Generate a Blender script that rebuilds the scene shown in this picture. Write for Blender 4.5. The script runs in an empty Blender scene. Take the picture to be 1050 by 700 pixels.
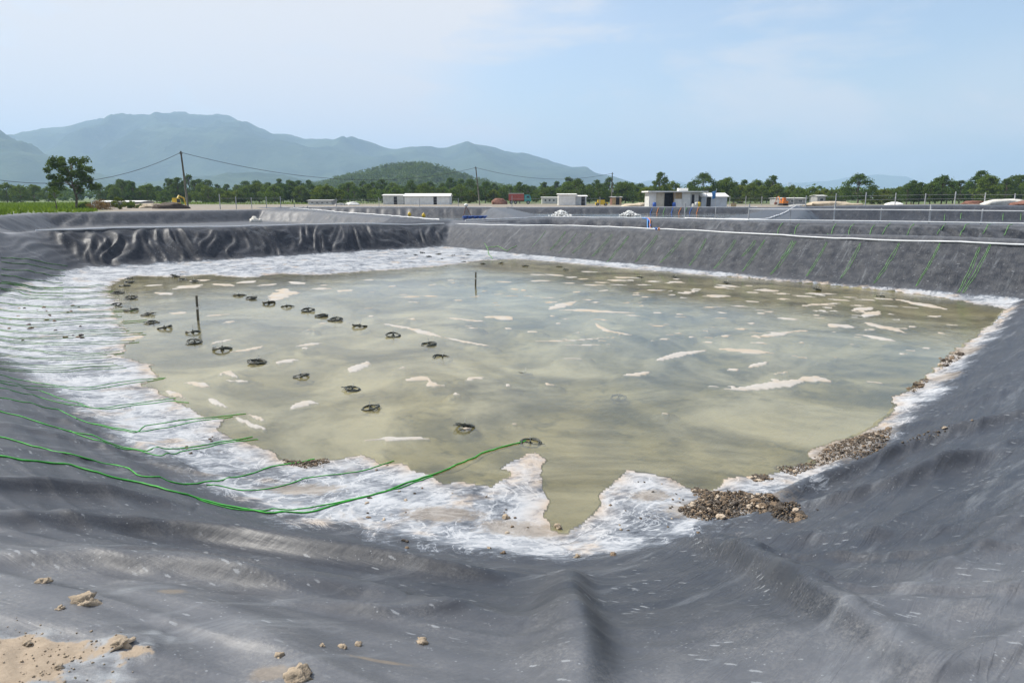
import bpy, math, random
import numpy as np
from mathutils import Vector
random.seed(7); RNG = np.random.default_rng(11)
scene = bpy.context.scene
COL = scene.collection
R = math.radians

# ------------------------------------------------------------ camera, sky, sun, exposure
EYE = 3.6                       # eye height above the pond's water (z = 0)
PITCH = math.atan(148 / 700)    # the horizon sits 148/700 above the picture's middle
cam = bpy.data.cameras.new('camera'); cam.lens = 24; cam.sensor_width = 36; cam.clip_end = 40000; cam.clip_start = 0.05
camo = bpy.data.objects.new('camera', cam); COL.objects.link(camo)
camo.location = (0, 0, EYE); camo.rotation_euler = (R(90) - PITCH, 0, 0)
scene.camera = camo

SUN_EL, SUN_AZ = R(51), R(-68)     # azimuth measured from +Y towards +X: the sun stands to the left, a little in front
sun_dir = Vector((math.sin(SUN_AZ) * math.cos(SUN_EL), math.cos(SUN_AZ) * math.cos(SUN_EL), math.sin(SUN_EL)))
sun = bpy.data.lights.new('sun', 'SUN'); sun.energy = 4.9; sun.angle = R(1.2); sun.color = (1, .955, .88)
suno = bpy.data.objects.new('sun', sun); COL.objects.link(suno)
suno.rotation_euler = sun_dir.to_track_quat('Z', 'Y').to_euler()

world = bpy.data.worlds.new('World'); scene.world = world; world.use_nodes = True
wn = world.node_tree.nodes; wl = world.node_tree.links; wn.clear()
w_out = wn.new('ShaderNodeOutputWorld'); w_bg = wn.new('ShaderNodeBackground'); w_bg.inputs[1].default_value = .132
w_sky = wn.new('ShaderNodeTexSky'); w_sky.sky_type = 'NISHITA'; w_sky.sun_disc = False
w_sky.sun_elevation = SUN_EL; w_sky.sun_rotation = SUN_AZ; w_sky.air_density = 1.1; w_sky.dust_density = 1.6; w_sky.ozone_density = 2.2
w_tc = wn.new('ShaderNodeTexCoord')
def wnoise(scale, detail, rough, loc, sc):
    m = wn.new('ShaderNodeMapping'); m.inputs['Location'].default_value = loc; m.inputs['Scale'].default_value = sc
    n = wn.new('ShaderNodeTexNoise'); n.inputs['Scale'].default_value = scale; n.inputs['Detail'].default_value = detail
    n.inputs['Roughness'].default_value = rough; n.inputs['Distortion'].default_value = .3
    wl.new(w_tc.outputs['Generated'], m.inputs[0]); wl.new(m.outputs[0], n.inputs[0]); return n
def wramp(inp, a, b, lo=0., hi=1.):
    m = wn.new('ShaderNodeMapRange'); m.interpolation_type = 'SMOOTHSTEP'
    for k, v in zip((1, 2, 3, 4), (a, b, lo, hi)): m.inputs[k].default_value = v
    wl.new(inp, m.inputs[0]); return m
def wmath(op, a, b):
    m = wn.new('ShaderNodeMath'); m.operation = op; m.use_clamp = True
    for i, v in enumerate((a, b)):
        if isinstance(v, (int, float)): m.inputs[i].default_value = v
        else: wl.new(v, m.inputs[i])
    return m.outputs[0]
veil = wramp(wnoise(1.1, 3, .5, (7.3, 3.2, 1.4), (1, 1, 1.4)).outputs[0], .36, .62, .12, .96)     # thin high veil
puff = wramp(wnoise(3.4, 7, .58, (.9, 2.2, 1.4), (1, 1, 3.2)).outputs[0], .44, .64, 0, .8)    # soft cumulus shapes
cover = wmath('ADD', veil.outputs[0], wmath('MULTIPLY', puff.outputs[0], .75))
w_mix = wn.new('ShaderNodeMix'); w_mix.data_type = 'RGBA'
w_mix.inputs['B'].default_value = (5.1, 4.95, 4.95, 1)
wl.new(cover, w_mix.inputs['Factor']); wl.new(w_sky.outputs[0], w_mix.inputs['A'])
wl.new(w_mix.outputs['Result'], w_bg.inputs[0]); wl.new(w_bg.outputs[0], w_out.inputs[0])

vs = scene.view_settings; vs.view_transform = 'Standard'; vs.look = 'None'; vs.gamma = 1; vs.exposure = 0.42; vs.use_curve_mapping = False
cy = scene.cycles
cy.max_bounces = 6; cy.diffuse_bounces = 3; cy.glossy_bounces = 3; cy.transmission_bounces = 4; cy.volume_bounces = 1; cy.transparent_max_bounces = 12
cy.use_denoising = True; cy.caustics_reflective = False; cy.caustics_refractive = False

# ------------------------------------------------------------ helpers: tags, meshes
def tag(o, label=None, cat=None, group=None, kind=None):
    if label: o['label'] = label
    if cat: o['category'] = cat
    if group: o['group'] = group
    if kind: o['kind'] = kind
    return o
def empty(name, loc=(0, 0, 0), rz=0, label=None, cat=None, group=None):
    o = bpy.data.objects.new(name, None); COL.objects.link(o); o.location = loc; o.rotation_euler = (0, 0, rz)
    o.empty_display_size = .2
    return tag(o, label, cat, group)
def np_mesh(name, V, F, mat, parent=None, smooth=False, attrs=None):
    """V (n,3), F (m,k) with one k"""
    V = np.asarray(V, np.float32); F = np.asarray(F, np.int32)
    me = bpy.data.meshes.new(name); k = F.shape[1]
    me.vertices.add(len(V)); me.vertices.foreach_set('co', V.ravel())
    me.loops.add(F.size); me.loops.foreach_set('vertex_index', F.ravel())
    me.polygons.add(len(F)); me.polygons.foreach_set('loop_start', np.arange(0, F.size, k, dtype=np.int32))
    me.polygons.foreach_set('loop_total', np.full(len(F), k, np.int32))
    if smooth: me.polygons.foreach_set('use_smooth', np.ones(len(F), bool))
    for an, av in (attrs or {}).items():
        a = me.attributes.new(an, 'FLOAT', 'POINT'); a.data.foreach_set('value', np.asarray(av, np.float32))
    me.update(calc_edges=True)
    me.materials.append(mat)
    o = bpy.data.objects.new(name, me); COL.objects.link(o)
    if parent: o.parent = parent
    return o
class MB:
    """collects simple shapes, build() links them as one mesh"""
    def __init__(s): s.v = []; s.f = []
    def quadmesh(s, vs_, fs):
        b = len(s.v); s.v += [tuple(p) for p in vs_]; s.f += [tuple(b + i for i in f) for f in fs]; return s
    def box(s, c, d, rz=0, bev=0.0, top=1.0):
        cx, cy_, cz = c; hx, hy, hz = d[0] / 2, d[1] / 2, d[2] / 2; ca, sa = math.cos(rz), math.sin(rz)
        P = []
        for z, k in ((-hz, 1), (hz, top)):
            for x, y in ((-hx, -hy), (hx, -hy), (hx, hy), (-hx, hy)):
                x *= k; y *= k
                P.append((cx + x * ca - y * sa, cy_ + x * sa + y * ca, cz + z))
        return s.quadmesh(P, [(0, 3, 2, 1), (4, 5, 6, 7), (0, 1, 5, 4), (1, 2, 6, 5), (2, 3, 7, 6), (3, 0, 4, 7)])
    def tube(s, pts, r, n=6, closed=False, cap=True):
        pts = [Vector(p) for p in pts]; m = len(pts); rs = r if isinstance(r, (list, tuple)) else [r] * m
        b = len(s.v); ref = Vector((0, 0, 1))
        for i, p in enumerate(pts):
            a = pts[i - 1] if (i > 0 or closed) else p; c = pts[(i + 1) % m] if (i < m - 1 or closed) else p
            t = (c - a).normalized() if (c - a).length > 1e-9 else Vector((0, 0, 1))
            rf = ref if abs(t.dot(ref)) < .95 else Vector((1, 0, 0))
            u = t.cross(rf).normalized(); w = u.cross(t)
            for k in range(n):
                q = 2 * math.pi * k / n
                s.v.append(tuple(p + rs[i] * (math.cos(q) * u + math.sin(q) * w)))
        for i in range(m if closed else m - 1):
            j = (i + 1) % m
            for k in range(n):
                l = (k + 1) % n
                s.f.append((b + i * n + k, b + i * n + l, b + j * n + l, b + j * n + k))
        if cap and not closed:
            s.f.append(tuple(b + k for k in range(n))); s.f.append(tuple(b + (m - 1) * n + k for k in reversed(range(n))))
        return s
    def lathe(s, prof, c=(0, 0, 0), n=12):
        b = len(s.v)
        for r_, z in prof:
            for k in range(n):
                q = 2 * math.pi * k / n; s.v.append((c[0] + r_ * math.cos(q), c[1] + r_ * math.sin(q), c[2] + z))
        for i in range(len(prof) - 1):
            for k in range(n):
                l = (k + 1) % n; s.f.append((b + i * n + k, b + i * n + l, b + (i + 1) * n + l, b + (i + 1) * n + k))
        s.f.append(tuple(b + k for k in reversed(range(n)))); s.f.append(tuple(b + (len(prof) - 1) * n + k for k in range(n)))
        return s
    def prism(s, prof, y0, y1):
        """profile in x,z pushed along y"""
        b = len(s.v); n = len(prof)
        s.v += [(x, y0, z) for x, z in prof] + [(x, y1, z) for x, z in prof]
        s.f.append(tuple(b + i for i in range(n))); s.f.append(tuple(b + n + i for i in reversed(range(n))))
        for i in range(n): j = (i + 1) % n; s.f.append((b + i, b + n + i, b + n + j, b + j))
        return s
    def build(s, name, mat, parent=None, smooth=False, bevel=0):
        me = bpy.data.meshes.new(name); me.from_pydata(s.v, [], s.f); me.update(); me.materials.append(mat)
        if smooth: me.polygons.foreach_set('use_smooth', [True] * len(me.polygons))
        o = bpy.data.objects.new(name, me); COL.objects.link(o)
        if parent: o.parent = parent
        if bevel:
            md = o.modifiers.new('bevel', 'BEVEL'); md.width = bevel; md.segments = 2
        return o
def copy_tree(o, parent=None):
    c = o.copy(); COL.objects.link(c); c.parent = parent
    for ch in list(o.children): copy_tree(ch, c)
    return c

# ------------------------------------------------------------ numpy noise
_perm = np.random.default_rng(3).permutation(256).astype(np.int64); _perm = np.concatenate([_perm, _perm])
_ang = np.random.default_rng(4).random(256) * 2 * np.pi; _gx, _gy = np.cos(_ang), np.sin(_ang)
def noise(x, y):
    x = np.asarray(x, float) + 1000.37; y = np.asarray(y, float) + 1000.71
    xi = np.floor(x).astype(np.int64); yi = np.floor(y).astype(np.int64); xf = x - xi; yf = y - yi; xi &= 255; yi &= 255
    def g(i, j, dx, dy):
        h = _perm[(_perm[i & 255] + j) & 255]; return _gx[h] * dx + _gy[h] * dy
    u = xf * xf * xf * (xf * (xf * 6 - 15) + 10); v = yf * yf * yf * (yf * (yf * 6 - 15) + 10)
    a = g(xi, yi, xf, yf); b = g(xi + 1, yi, xf - 1, yf); c = g(xi, yi + 1, xf, yf - 1); d = g(xi + 1, yi + 1, xf - 1, yf - 1)
    return ((a * (1 - u) + b * u) * (1 - v) + (c * (1 - u) + d * u) * v) * 1.5
def fbm(x, y, o=4, gain=.5):
    s = 0; a = 1
    for i in range(o): s = s + a * noise(x * 2 ** i + 17.3 * i, y * 2 ** i - 9.1 * i); a *= gain
    return s
def ridged(x, y): return 1 - np.abs(noise(x, y)) * 2.2
def sstep(a, b, x): t = np.clip((x - a) / (b - a), 0, 1); return t * t * (3 - 2 * t)
def poly_sd(P, x, y):
    """signed distance to polygon, negative inside"""
    P = np.asarray(P, float); d = np.full(x.shape, 1e18); ins = np.zeros(x.shape, bool); n = len(P)
    for i in range(n):
        ax, ay = P[i]; bx, by = P[(i + 1) % n]; ex, ey = bx - ax, by - ay
        t = np.clip(((x - ax) * ex + (y - ay) * ey) / (ex * ex + ey * ey), 0, 1)
        d = np.minimum(d, (x - ax - t * ex) ** 2 + (y - ay - t * ey) ** 2)
        if by != ay: ins ^= ((ay > y) != (by > y)) & (x < (bx - ax) * (y - ay) / (by - ay) + ax)
    d = np.sqrt(d); return np.where(ins, -d, d)
def line_d(P, x, y):
    """distance to a polyline and position along it 0..1"""
    P = np.asarray(P, float); d = np.full(x.shape, 1e18); u = np.zeros(x.shape); sg = np.zeros(x.shape)
    L = np.concatenate([[0], np.cumsum(np.hypot(*np.diff(P, axis=0).T))])
    for i in range(len(P) - 1):
        ax, ay = P[i]; ex, ey = P[i + 1] - P[i]; l2 = ex * ex + ey * ey
        t = np.clip(((x - ax) * ex + (y - ay) * ey) / l2, 0, 1)
        q = (x - ax - t * ex) ** 2 + (y - ay - t * ey) ** 2; m = q < d
        d = np.where(m, q, d); u = np.where(m, (L[i] + t * math.sqrt(l2)) / L[-1], u)
        sg = np.where(m, np.sign(ex * (y - ay) - ey * (x - ax)), sg)
    return np.sqrt(d), u, sg

CP, SP = math.cos(PITCH), math.sin(PITCH)
def ray(px, py):
    u = (350 - py) / 700; return (px - 525) / 700, CP + u * SP, u * CP - SP
def flat(px, py, z=0.):
    """the point at height z that the photograph shows at this spot"""
    dx, dy, dz = ray(px, py); t = (z - EYE) / dz; return dx * t, dy * t
def at(px, Y, z=None):
    """a point Y metres out in the direction of column px, standing on the ground"""
    zz = 1.8 if z is None else z
    for _ in range(2):
        X = (px - 525) / 700 * (Y * CP + (EYE - zz) * SP)
        if z is None: zz = float(Z(np.array([X]), np.array([float(Y)]))[0])
    return Vector((X, Y, zz))
def row_z(py, Y):
    """height of the point Y metres out on picture row py"""
    return EYE + Y * math.tan(math.atan((350 - py) / 700) - PITCH)

# ------------------------------------------------------------ the earthworks
TOE = [(0.6, 6.35), (-2.6, 7.3), (-5.8, 10), (-12.8, 16.5), (-16.8, 22), (-18.8, 27), (-20.8, 33.8), (-4.8, 48),
       (17.6, 23.4), (10, 14.6), (6.8, 10.9), (4.4, 8.6), (2.3, 7.0)]
WPX = [(120, 288), (108, 300), (125, 310), (112, 318), (125, 330), (140, 345), (128, 355), (120, 365), (150, 372), (165, 385), (150, 395),
       (170, 405), (190, 415), (205, 425), (230, 430), (224, 440), (240, 450), (262, 455), (275, 462), (290, 470), (312, 476), (330, 470),
       (350, 470), (370, 466), (392, 474), (420, 474), (436, 487), (455, 494), (480, 493), (503, 498), (524, 488), (512, 480), (530, 470),
       (548, 464), (562, 472), (556, 487), (560, 500), (566, 515), (560, 530), (566, 543), (580, 547), (592, 538), (608, 525), (615, 508),
       (625, 497), (640, 480), (660, 483), (685, 488), (700, 497), (716, 501), (732, 500), (742, 490), (772, 488), (800, 484), (832, 476),
       (826, 463), (850, 452), (880, 446), (903, 437), (915, 425), (912, 412), (930, 402), (955, 380), (970, 365), (990, 352), (1010, 340),
       (1028, 326), (1034, 318), (1000, 311), (940, 302), (860, 293), (780, 286.5), (700, 281), (640, 275.5), (580, 270), (530, 266),
       (495, 267), (470, 271), (440, 274), (380, 278), (330, 282), (290, 281), (250, 285), (215, 282), (175, 284), (140, 283)]
WATER = [flat(*p) for p in WPX]
PB = [(-25.5, 35.6), (-6.3, 52.5), (-25.3, 89.5), (-36, 100), (-53, 78), (-44, 55)]
PC = [(-4.3, 54.5), (0.5, 60), (-3.5, 122), (-42, 124)]
PD = [(-2.9, 52.3), (21.9, 23.6), (33, 11), (62, 34), (33.5, 44), (19, 51), (16, 56), (3.5, 61)]
PE = [(3, 64), (17, 58.5), (44, 110), (42, 121), (-1, 122)]
PG = [(21.5, 52.8), (35, 46.3), (64, 36.2), (90, 70), (70, 84), (38, 90)]
PONDS = [(PB, 1.5, 1.25), (PC, 1.6, 1.2), (PD, 1.5, 1.35), (PE, 1.6, 1.25), (PG, 1.7, 1.3)]
CTRL = np.array([  # x, y, bank width, crest height
    (0, 3, 4.1, 1.72), (-6, 6, 4.3, 1.8), (-16, 15, 3.8, 1.95), (-22, 26, 3.2, 2.1), (-25, 34, 2.6, 2.0), (-14, 43, 2.2, 1.92), (-5, 51, 2.3, 1.62),
    (8, 38, 2.3, 1.9), (20, 25, 2.6, 2.15), (13, 13, 3.6, 1.95), (5.5, 6, 4.0, 1.8)])
_t = np.array(TOE); _e = np.roll(_t, -1, 0) - _t; _n = np.stack([-_e[:, 1], _e[:, 0]], 1)
_c = _t.mean(0); _s = np.sign(((_t - _c) * _n).sum(1)); _n = _n * _s[:, None] / np.linalg.norm(_n, axis=1)[:, None]

PATCH_PX = [  # folds of liner that stand out of the water: half width in picture rows, points along them
    (2.8, [(745, 399), (775, 397), (799, 394), (825, 389), (846, 387.5)]), (3.2, [(818, 390), (840, 388), (851, 392)]),
    (2.6, [(741, 358), (768, 359.5), (794, 362)]), (1.8, [(676, 369.5), (696, 363), (725, 359)]), (1.9, [(640, 384), (653, 384), (668, 380.6)]),
    (1.9, [(748, 379), (757, 378)]), (1.3, [(768, 377), (786, 371)]), (1, [(795, 383), (808, 381)]), (1.2, [(792, 389), (799, 389)]), (.8, [(725, 396), (757, 396)]),
    (2.4, [(774, 345), (779, 345)]), (1.5, [(781, 345), (812, 340)]), (2.6, [(856, 335), (868, 333)]), (2.0, [(880, 343), (905, 347), (917, 350)]),
    (1.4, [(921, 307), (945, 312), (970, 317)]), (1.2, [(875, 318.7), (895, 315)]), (1.2, [(887, 325), (901, 319)]), (1.5, [(890, 331), (912, 337), (931, 342)]),
    (1.2, [(799, 326), (820, 328)]), (1, [(828, 301), (848, 301)]), (1.5, [(776, 297.5), (799, 298)]), (.9, [(830, 313), (861, 311)]),
    (.8, [(880, 317), (893, 315)]), (.9, [(864, 304), (880, 305.5)]), (.8, [(741, 293.5), (759, 294)]), (1, [(686, 288.5), (702, 290)]),
    (3, [(420, 389), (432, 388), (441, 390)]), (2.2, [(441, 391), (445, 395), (457, 394.5)]), (2, [(478, 389.5), (496, 387)]),
    (1.3, [(395, 332), (421, 337), (442, 343), (456, 346)]), (.9, [(456, 346), (480, 351), (503, 355)]), (1.1, [(460, 326), (498, 330)]), (2.2, [(500, 325), (512, 325), (524, 328)]),
    (1.2, [(413, 305), (430, 304)]), (1.1, [(437, 303.5), (449, 304)]), (1.5, [(565, 317), (578, 312), (591, 309)]), (1.4, [(575, 318), (596, 318), (650, 321)]),
    (.9, [(550, 350), (590, 349), (624, 346)]), (.9, [(580, 354), (627, 353)]), (1, [(575, 368), (601, 367)]), (1.1, [(611, 332), (622, 339), (650, 344)]),
    (1.4, [(226, 384), (233, 381), (243, 387)]), (1.5, [(233, 390), (254, 391)]), (2, [(191, 392), (202, 393), (213, 397)]), (3, [(300, 418), (316, 413), (326, 414)]),
    (2.6, [(243, 428), (254, 434)]), (1.8, [(254, 434), (272, 440)]), (1.7, [(256, 425), (270, 431)]), (2, [(305, 355), (315, 353), (328, 352)]), (1.2, [(312, 356), (314, 358)]),
    (2.4, [(361, 382), (369, 376), (376, 371)]), (2.2, [(286, 373), (296, 370), (305, 369)]), (1.3, [(238, 361), (256, 358), (269, 355)]), (1, [(218, 352), (238, 348)]),
    (1.6, [(177, 321), (190, 321)]), (2.0, [(375, 451), (400, 449), (440, 449)]), (2.0, [(392, 451), (425, 450.5)]), (1.6, [(170, 400), (178, 403), (190, 409)]), (1.2, [(215, 408), (222, 413), (234, 418)]),
    (2, [(478, 437), (480, 441)]), (1.2, [(526, 434), (530, 435)]), (1.3, [(466, 404), (471, 403)]), (1.2, [(410, 377), (415, 377)]), (1.6, [(520, 394), (522, 396)]),
    (1.4, [(130, 349), (146, 344)]), (2.2, [(282, 308), (290, 303), (291, 296)]), (1.2, [(230, 331), (240, 329)]), (1.2, [(213, 324), (235, 322)]),
    (1.5, [(180, 296), (205, 292)]), (1.0, [(160, 300), (175, 302)]), (1.0, [(195, 288), (215, 287)]), (1.1, [(245, 290), (262, 288)]), (1.2, [(298, 289), (312, 291)]),
    (1, [(150, 293), (166, 292)]), (1, [(265, 293), (283, 291)]), (1, [(220, 291), (240, 293)]), (1.2, [(322, 296), (340, 296)]), (1.1, [(349, 299), (360, 297)]),
    (1.3, [(890, 391), (905, 393)]), (1.5, [(680, 424), (685, 423)]), (1.4, [(560, 393), (568, 395)])]
_rr = np.random.default_rng(21)
for _ in range(95):           # smaller ones towards the far side
    x0 = 500 + 470 * _rr.random() ** .9; lim = 262 + (x0 - 460) * .085
    y0 = lim + 14 + 62 * _rr.random() ** 1.2; l = _rr.uniform(3, 15)
    PATCH_PX.append((_rr.uniform(.5, .95), [(x0, y0), (x0 + l, y0 + _rr.uniform(-1, 1.4))]))
for _ in range(34):
    x0 = _rr.uniform(300, 640); y0 = _rr.uniform(285, 350); l = _rr.uniform(3, 12)
    PATCH_PX.append((_rr.uniform(.4, .8), [(x0, y0), (x0 + l, y0 + _rr.uniform(-1.4, 1.4))]))
for _ in range(46):             # the far-right shallows
    x0 = _rr.uniform(540, 960); lim = 267.5 + (x0 - 540) * .089; y0 = lim + _rr.uniform(5, 20); l = _rr.uniform(6, 22)
    PATCH_PX.append((_rr.uniform(.5, 1.0), [(x0, y0), (x0 + l, y0 + l * .06 + _rr.uniform(-.8, .8))]))
PATCHES = []
for hw, pts in PATCH_PX:
    W = [flat(*p) for p in pts]; mx, my = pts[len(pts) // 2]
    a, b = flat(mx, my - hw), flat(mx, my + hw); PATCHES.append((W, max(.05, math.hypot(a[0] - b[0], a[1] - b[1]) / 2 * 1.1)))

FOLDS_PX = [  # soft folds of the near bank: picture polylines, half width (m), height (m), lean
    ([(584, 586), (588, 620), (590, 660), (590, 700), (590, 760)], .18, .18, .35),
    ([(690, 553), (740, 566), (790, 592), (850, 632), (920, 675), (1000, 730)], .16, .17, -.5),
    ([(-90, 497), (0, 500), (70, 504), (140, 512), (200, 522)], .17, .13, -.6),
    ([(-90, 535), (80, 537), (200, 549), (330, 570), (470, 590), (560, 594)], .18, .17, -.6),
    ([(-60, 575), (70, 577), (180, 590), (300, 604), (420, 612)], .18, .14, -.6),
    ([(100, 602), (190, 622), (260, 648), (320, 690), (340, 740)], .2, .07, -.4),
    ([(380, 610), (450, 622), (540, 640)], .16, .05, .2),
    ([(640, 574), (720, 560), (830, 552), (950, 545), (1100, 535)], .14, .07, .4),
    ([(720, 545), (800, 528), (900, 505), (1000, 470), (1100, 430)], .12, .14, .5),
    ([(760, 525), (850, 492), (930, 462), (1010, 436), (1100, 405)], .11, .17, .5),
    ([(850, 500), (950, 480), (1100, 445)], .14, .05, .3),
    ([(870, 460), (950, 430), (1040, 398), (1100, 375)], .16, .06, .3),
    ([(930, 432), (985, 408), (1060, 372)], .16, .05, .3),
    ([(960, 395), (1010, 370), (1070, 335)], .18, .05, .3),
        ([(720, 575), (830, 572), (960, 568), (1080, 560)], .07, .05, -.6), ([(760, 600), (880, 612), (1000, 606), (1090, 600)], .08, .05, -.6),
    ([(-60, 430), (60, 446), (160, 474), (260, 500)], .07, .05, -.6), ([(-60, 415), (40, 425), (120, 448), (190, 475)], .07, .05, -.6), ([(-60, 455), (40, 462), (120, 480), (200, 505)], .06, .04, -.6),
    ([(60, 560), (160, 566), (260, 580), (330, 592)], .07, .05, -.6), ([(240, 612), (330, 622), (430, 632), (520, 628)], .09, .05, -.5),
    ([(700, 620), (800, 650), (900, 700)], .2, .05, .2), ([(820, 590), (900, 585), (1060, 590)], .16, .06, .3),
    ([(880, 625), (960, 618), (1060, 628)], .16, .05, .3), ([(0, 600), (60, 625), (140, 660), (190, 700)], .2, .05, .3)]
FOLDS = None
DIRT = [(2.45, 7.35, .9, .42, .1), (5.0, 9.5, 1.5, .5, .72), (1.7, 7.75, .35, .2, .3), (8.6, 13.1, .7, .3, .85), (10.6, 15.6, .9, .4, .85), (-2.6, 7.9, .6, .25, .1), (-1.85, 3.35, .10, .07, 0), (-1.0, 2.5, .14, .07, 0), (-.6, 2.75, .2, .03, 0), (.1, 6.9, .6, .25, 0), (-.8, 7.2, .6, .25, 0)]
def crest_h(x, y):
    w = 1 / (((x[..., None] - CTRL[:, 0]) ** 2 + (y[..., None] - CTRL[:, 1]) ** 2) + 2) ** 1.5; w /= w.sum(-1, keepdims=True)
    return (w * CTRL[:, 2]).sum(-1), (w * CTRL[:, 3]).sum(-1)
def Z(x, y, want=False):
    """height of the ground / liner; with want also the masks of what lies on it"""
    x = np.asarray(x, float); y = np.asarray(y, float)
    base = 1.8 + .05 * noise(x * .05, y * .05)
    base = base + .85 * np.exp(-((x - 62) ** 2 / 34 ** 2 + (y - 92) ** 2 / 16 ** 2)) + .25 * np.exp(-((x + 42) ** 2 + (y - 50) ** 2) / 14 ** 2)
    z = base.copy()
    r = np.hypot(x, y); main = r < 62
    sds = {}
    for i, (P, dep, sl) in enumerate(PONDS):
        m = (r > 18) & (r < 140)
        sd = np.full(x.shape, 50.); sd[m] = poly_sd(P, x[m], y[m]); sds[i] = sd
        t = np.clip(-sd / sl, 0, dep)
        wr = .30 * ridged(x * .9 + .6 * noise(y * .4, x * .3), y * .25) * sstep(.1, .5, -sd) * (t < dep * .98)
        z = z - t + wr * .6
    salt = np.zeros(x.shape); sand = np.zeros(x.shape); wet = np.zeros(x.shape); liner = np.zeros(x.shape); crust = np.zeros(x.shape); dirt = np.zeros(x.shape); dust_tone = np.full(x.shape, .28); pleat = np.zeros(x.shape); matte = np.zeros(x.shape); shore = np.zeros(x.shape)
    for i in sds: liner = np.maximum(liner, 1 - sstep(2.6, 4.6, sds[i]))
    # ---- the near pond
    X, Y = x[main], y[main]
    if X.size:
        ds = (X[..., None] - _t[:, 0]) * _n[:, 0] + (Y[..., None] - _t[:, 1]) * _n[:, 1]
        k = .22; mx = ds.max(-1); s = mx + k * np.log(np.exp((ds - mx[..., None]) / k).sum(-1)) - .1
        w, hc = crest_h(X, Y)
        far = sstep(20, 34, Y + .2 * X)
        g = s / w
        gg = np.clip(g, -.3, 1.3)
        p = np.where(gg < .12, (np.maximum(gg + .12, 0)) ** 2 / .48, np.where(gg > .86, 1 - (np.maximum(1.14 - gg, 0)) ** 2 / .56, gg))
        p = np.clip(p, 0, 1)
        bank = hc * p
        # wrinkles of the sheet on its walls
        aL = (X * .752 + Y * .658); sL = (-X * .658 + Y * .752)            # along / across the far-left wall
        isL = sstep(-.2, .6, ds[..., 6] - np.maximum(ds[..., 7], np.maximum(ds[..., 5], ds[..., 8])))
        isR = sstep(-.2, .6, ds[..., 7] - np.maximum(ds[..., 6], ds[..., 8]))
        on = np.exp(-((gg - .5) / .42) ** 4)
        wv = .9 * noise(aL * .35, sL * .6)
        wL = .24 * np.maximum(ridged(aL * .95 + 1.3 * wv, sL * .30 + .4 * wv) - .2, 0) ** 1.2 + .20 * np.maximum(ridged(aL * 1.7 + 2.0 * wv + 5, sL * .5) - .2, 0) ** 1.2 + .10 * noise(aL * .9, sL * 1.3)
        aR = (X * .664 - Y * .748); sR = (X * .748 + Y * .664)
        dg = aR * .9 + sR * .5
        wR = .03 * noise(dg * 1.2, sR * .5) + .045 * np.maximum(ridged(dg * 1.1 + 3, sR * .35 + .6 * noise(aR * .4, sR)) - .4, 0) + .08 * np.maximum(ridged(dg * .55 + .7 * noise(aR * .3, sR * .5), sR * .25) - .55, 0)
        wR = wR + .12 * np.maximum(ridged(aR * .9 + .8 * noise(aR * .5, sR), sR * .3) - .3, 0) * sstep(.5, 4.5, aR - 0.5 * 0 + 2.0) * sstep(-6, 0, -np.abs(aR - 5) + 3)
        # near banks: long soft folds that follow the bank
        aNl = -X * .616 + Y * .788; aNr = X * .70 + Y * .71
        soft = (1 - isL) * (1 - isR) * (1 - far * .3)
        rightb = sstep(.5, 3.5, X - .2 * (Y - 5))
        shp = lambda u, v_, t=.25: np.maximum(ridged(u, v_) - t, 0) ** 1.3
        wl_ = .35 * noise(aNl * .3, s * .5); wr_ = .4 * noise(aNr * .22, s * .4)
        fL = .05 * noise(aNl * .12 + 3, s * .9) + .055 * shp(aNl * .10 + 1, s * .95 + wl_) + .03 * shp(aNl * .16 + 7, s * 2.4 + 2 * wl_) + .010 * noise(aNl * .3, s * 6)
        fR = .05 * noise(aNr * .10 + 9, s * .9 + .1 * aNr) + .075 * shp(aNr * .09 + 2, s * 1.15 + .16 * aNr + wr_) + .032 * shp(aNr * .15 + 4, s * 2.9 + .3 * aNr + 2 * wr_) + .005 * shp(aNr * .3, s * 7 + .9 * aNr + 3 * wr_, .1)
        fL = fL * (1 + 1.8 * sstep(17, 24, Y) * (X < 0))
        fN = (fL * (1 - rightb) + fR * rightb) * soft * sstep(-.15, .25, gg) 
        bank = bank + on * (isL * wL + isR * wR) + fN * (1 - .35 * sstep(.9, 1.2, gg))
        # the pond's bottom: shore from the traced water outline
        sd = poly_sd(WATER, X, Y)
        rag = (.10 * noise(X * 1.7, Y * 1.7) + .06 * noise(X * 4.3, Y * 4.3)) * np.clip(np.hypot(X, Y) / 12, .5, 2.5)
        sdr = sd + rag
        floor = np.where(sdr > 0, .07 * (1 - np.exp(-sdr / .8)) + .012 * np.maximum(sdr, 0), -.13 * (1 - np.exp(sdr / 1.6)) + .02 * np.minimum(sdr, 0) * np.exp(sdr))
        floor = np.maximum(floor, -.2) + .02 * fbm(X * .8, Y * .8, 3) * sstep(.0, .4, np.abs(sdr))
        floor = floor + .018 * np.maximum(ridged(X * .8 + .5 * noise(Y, X), Y * .5) - .3, 0) * sstep(.1, .6, sdr)
        pm = np.zeros(X.shape)
        inn = np.where((s < .6) & (Y > 7))[0]
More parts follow.
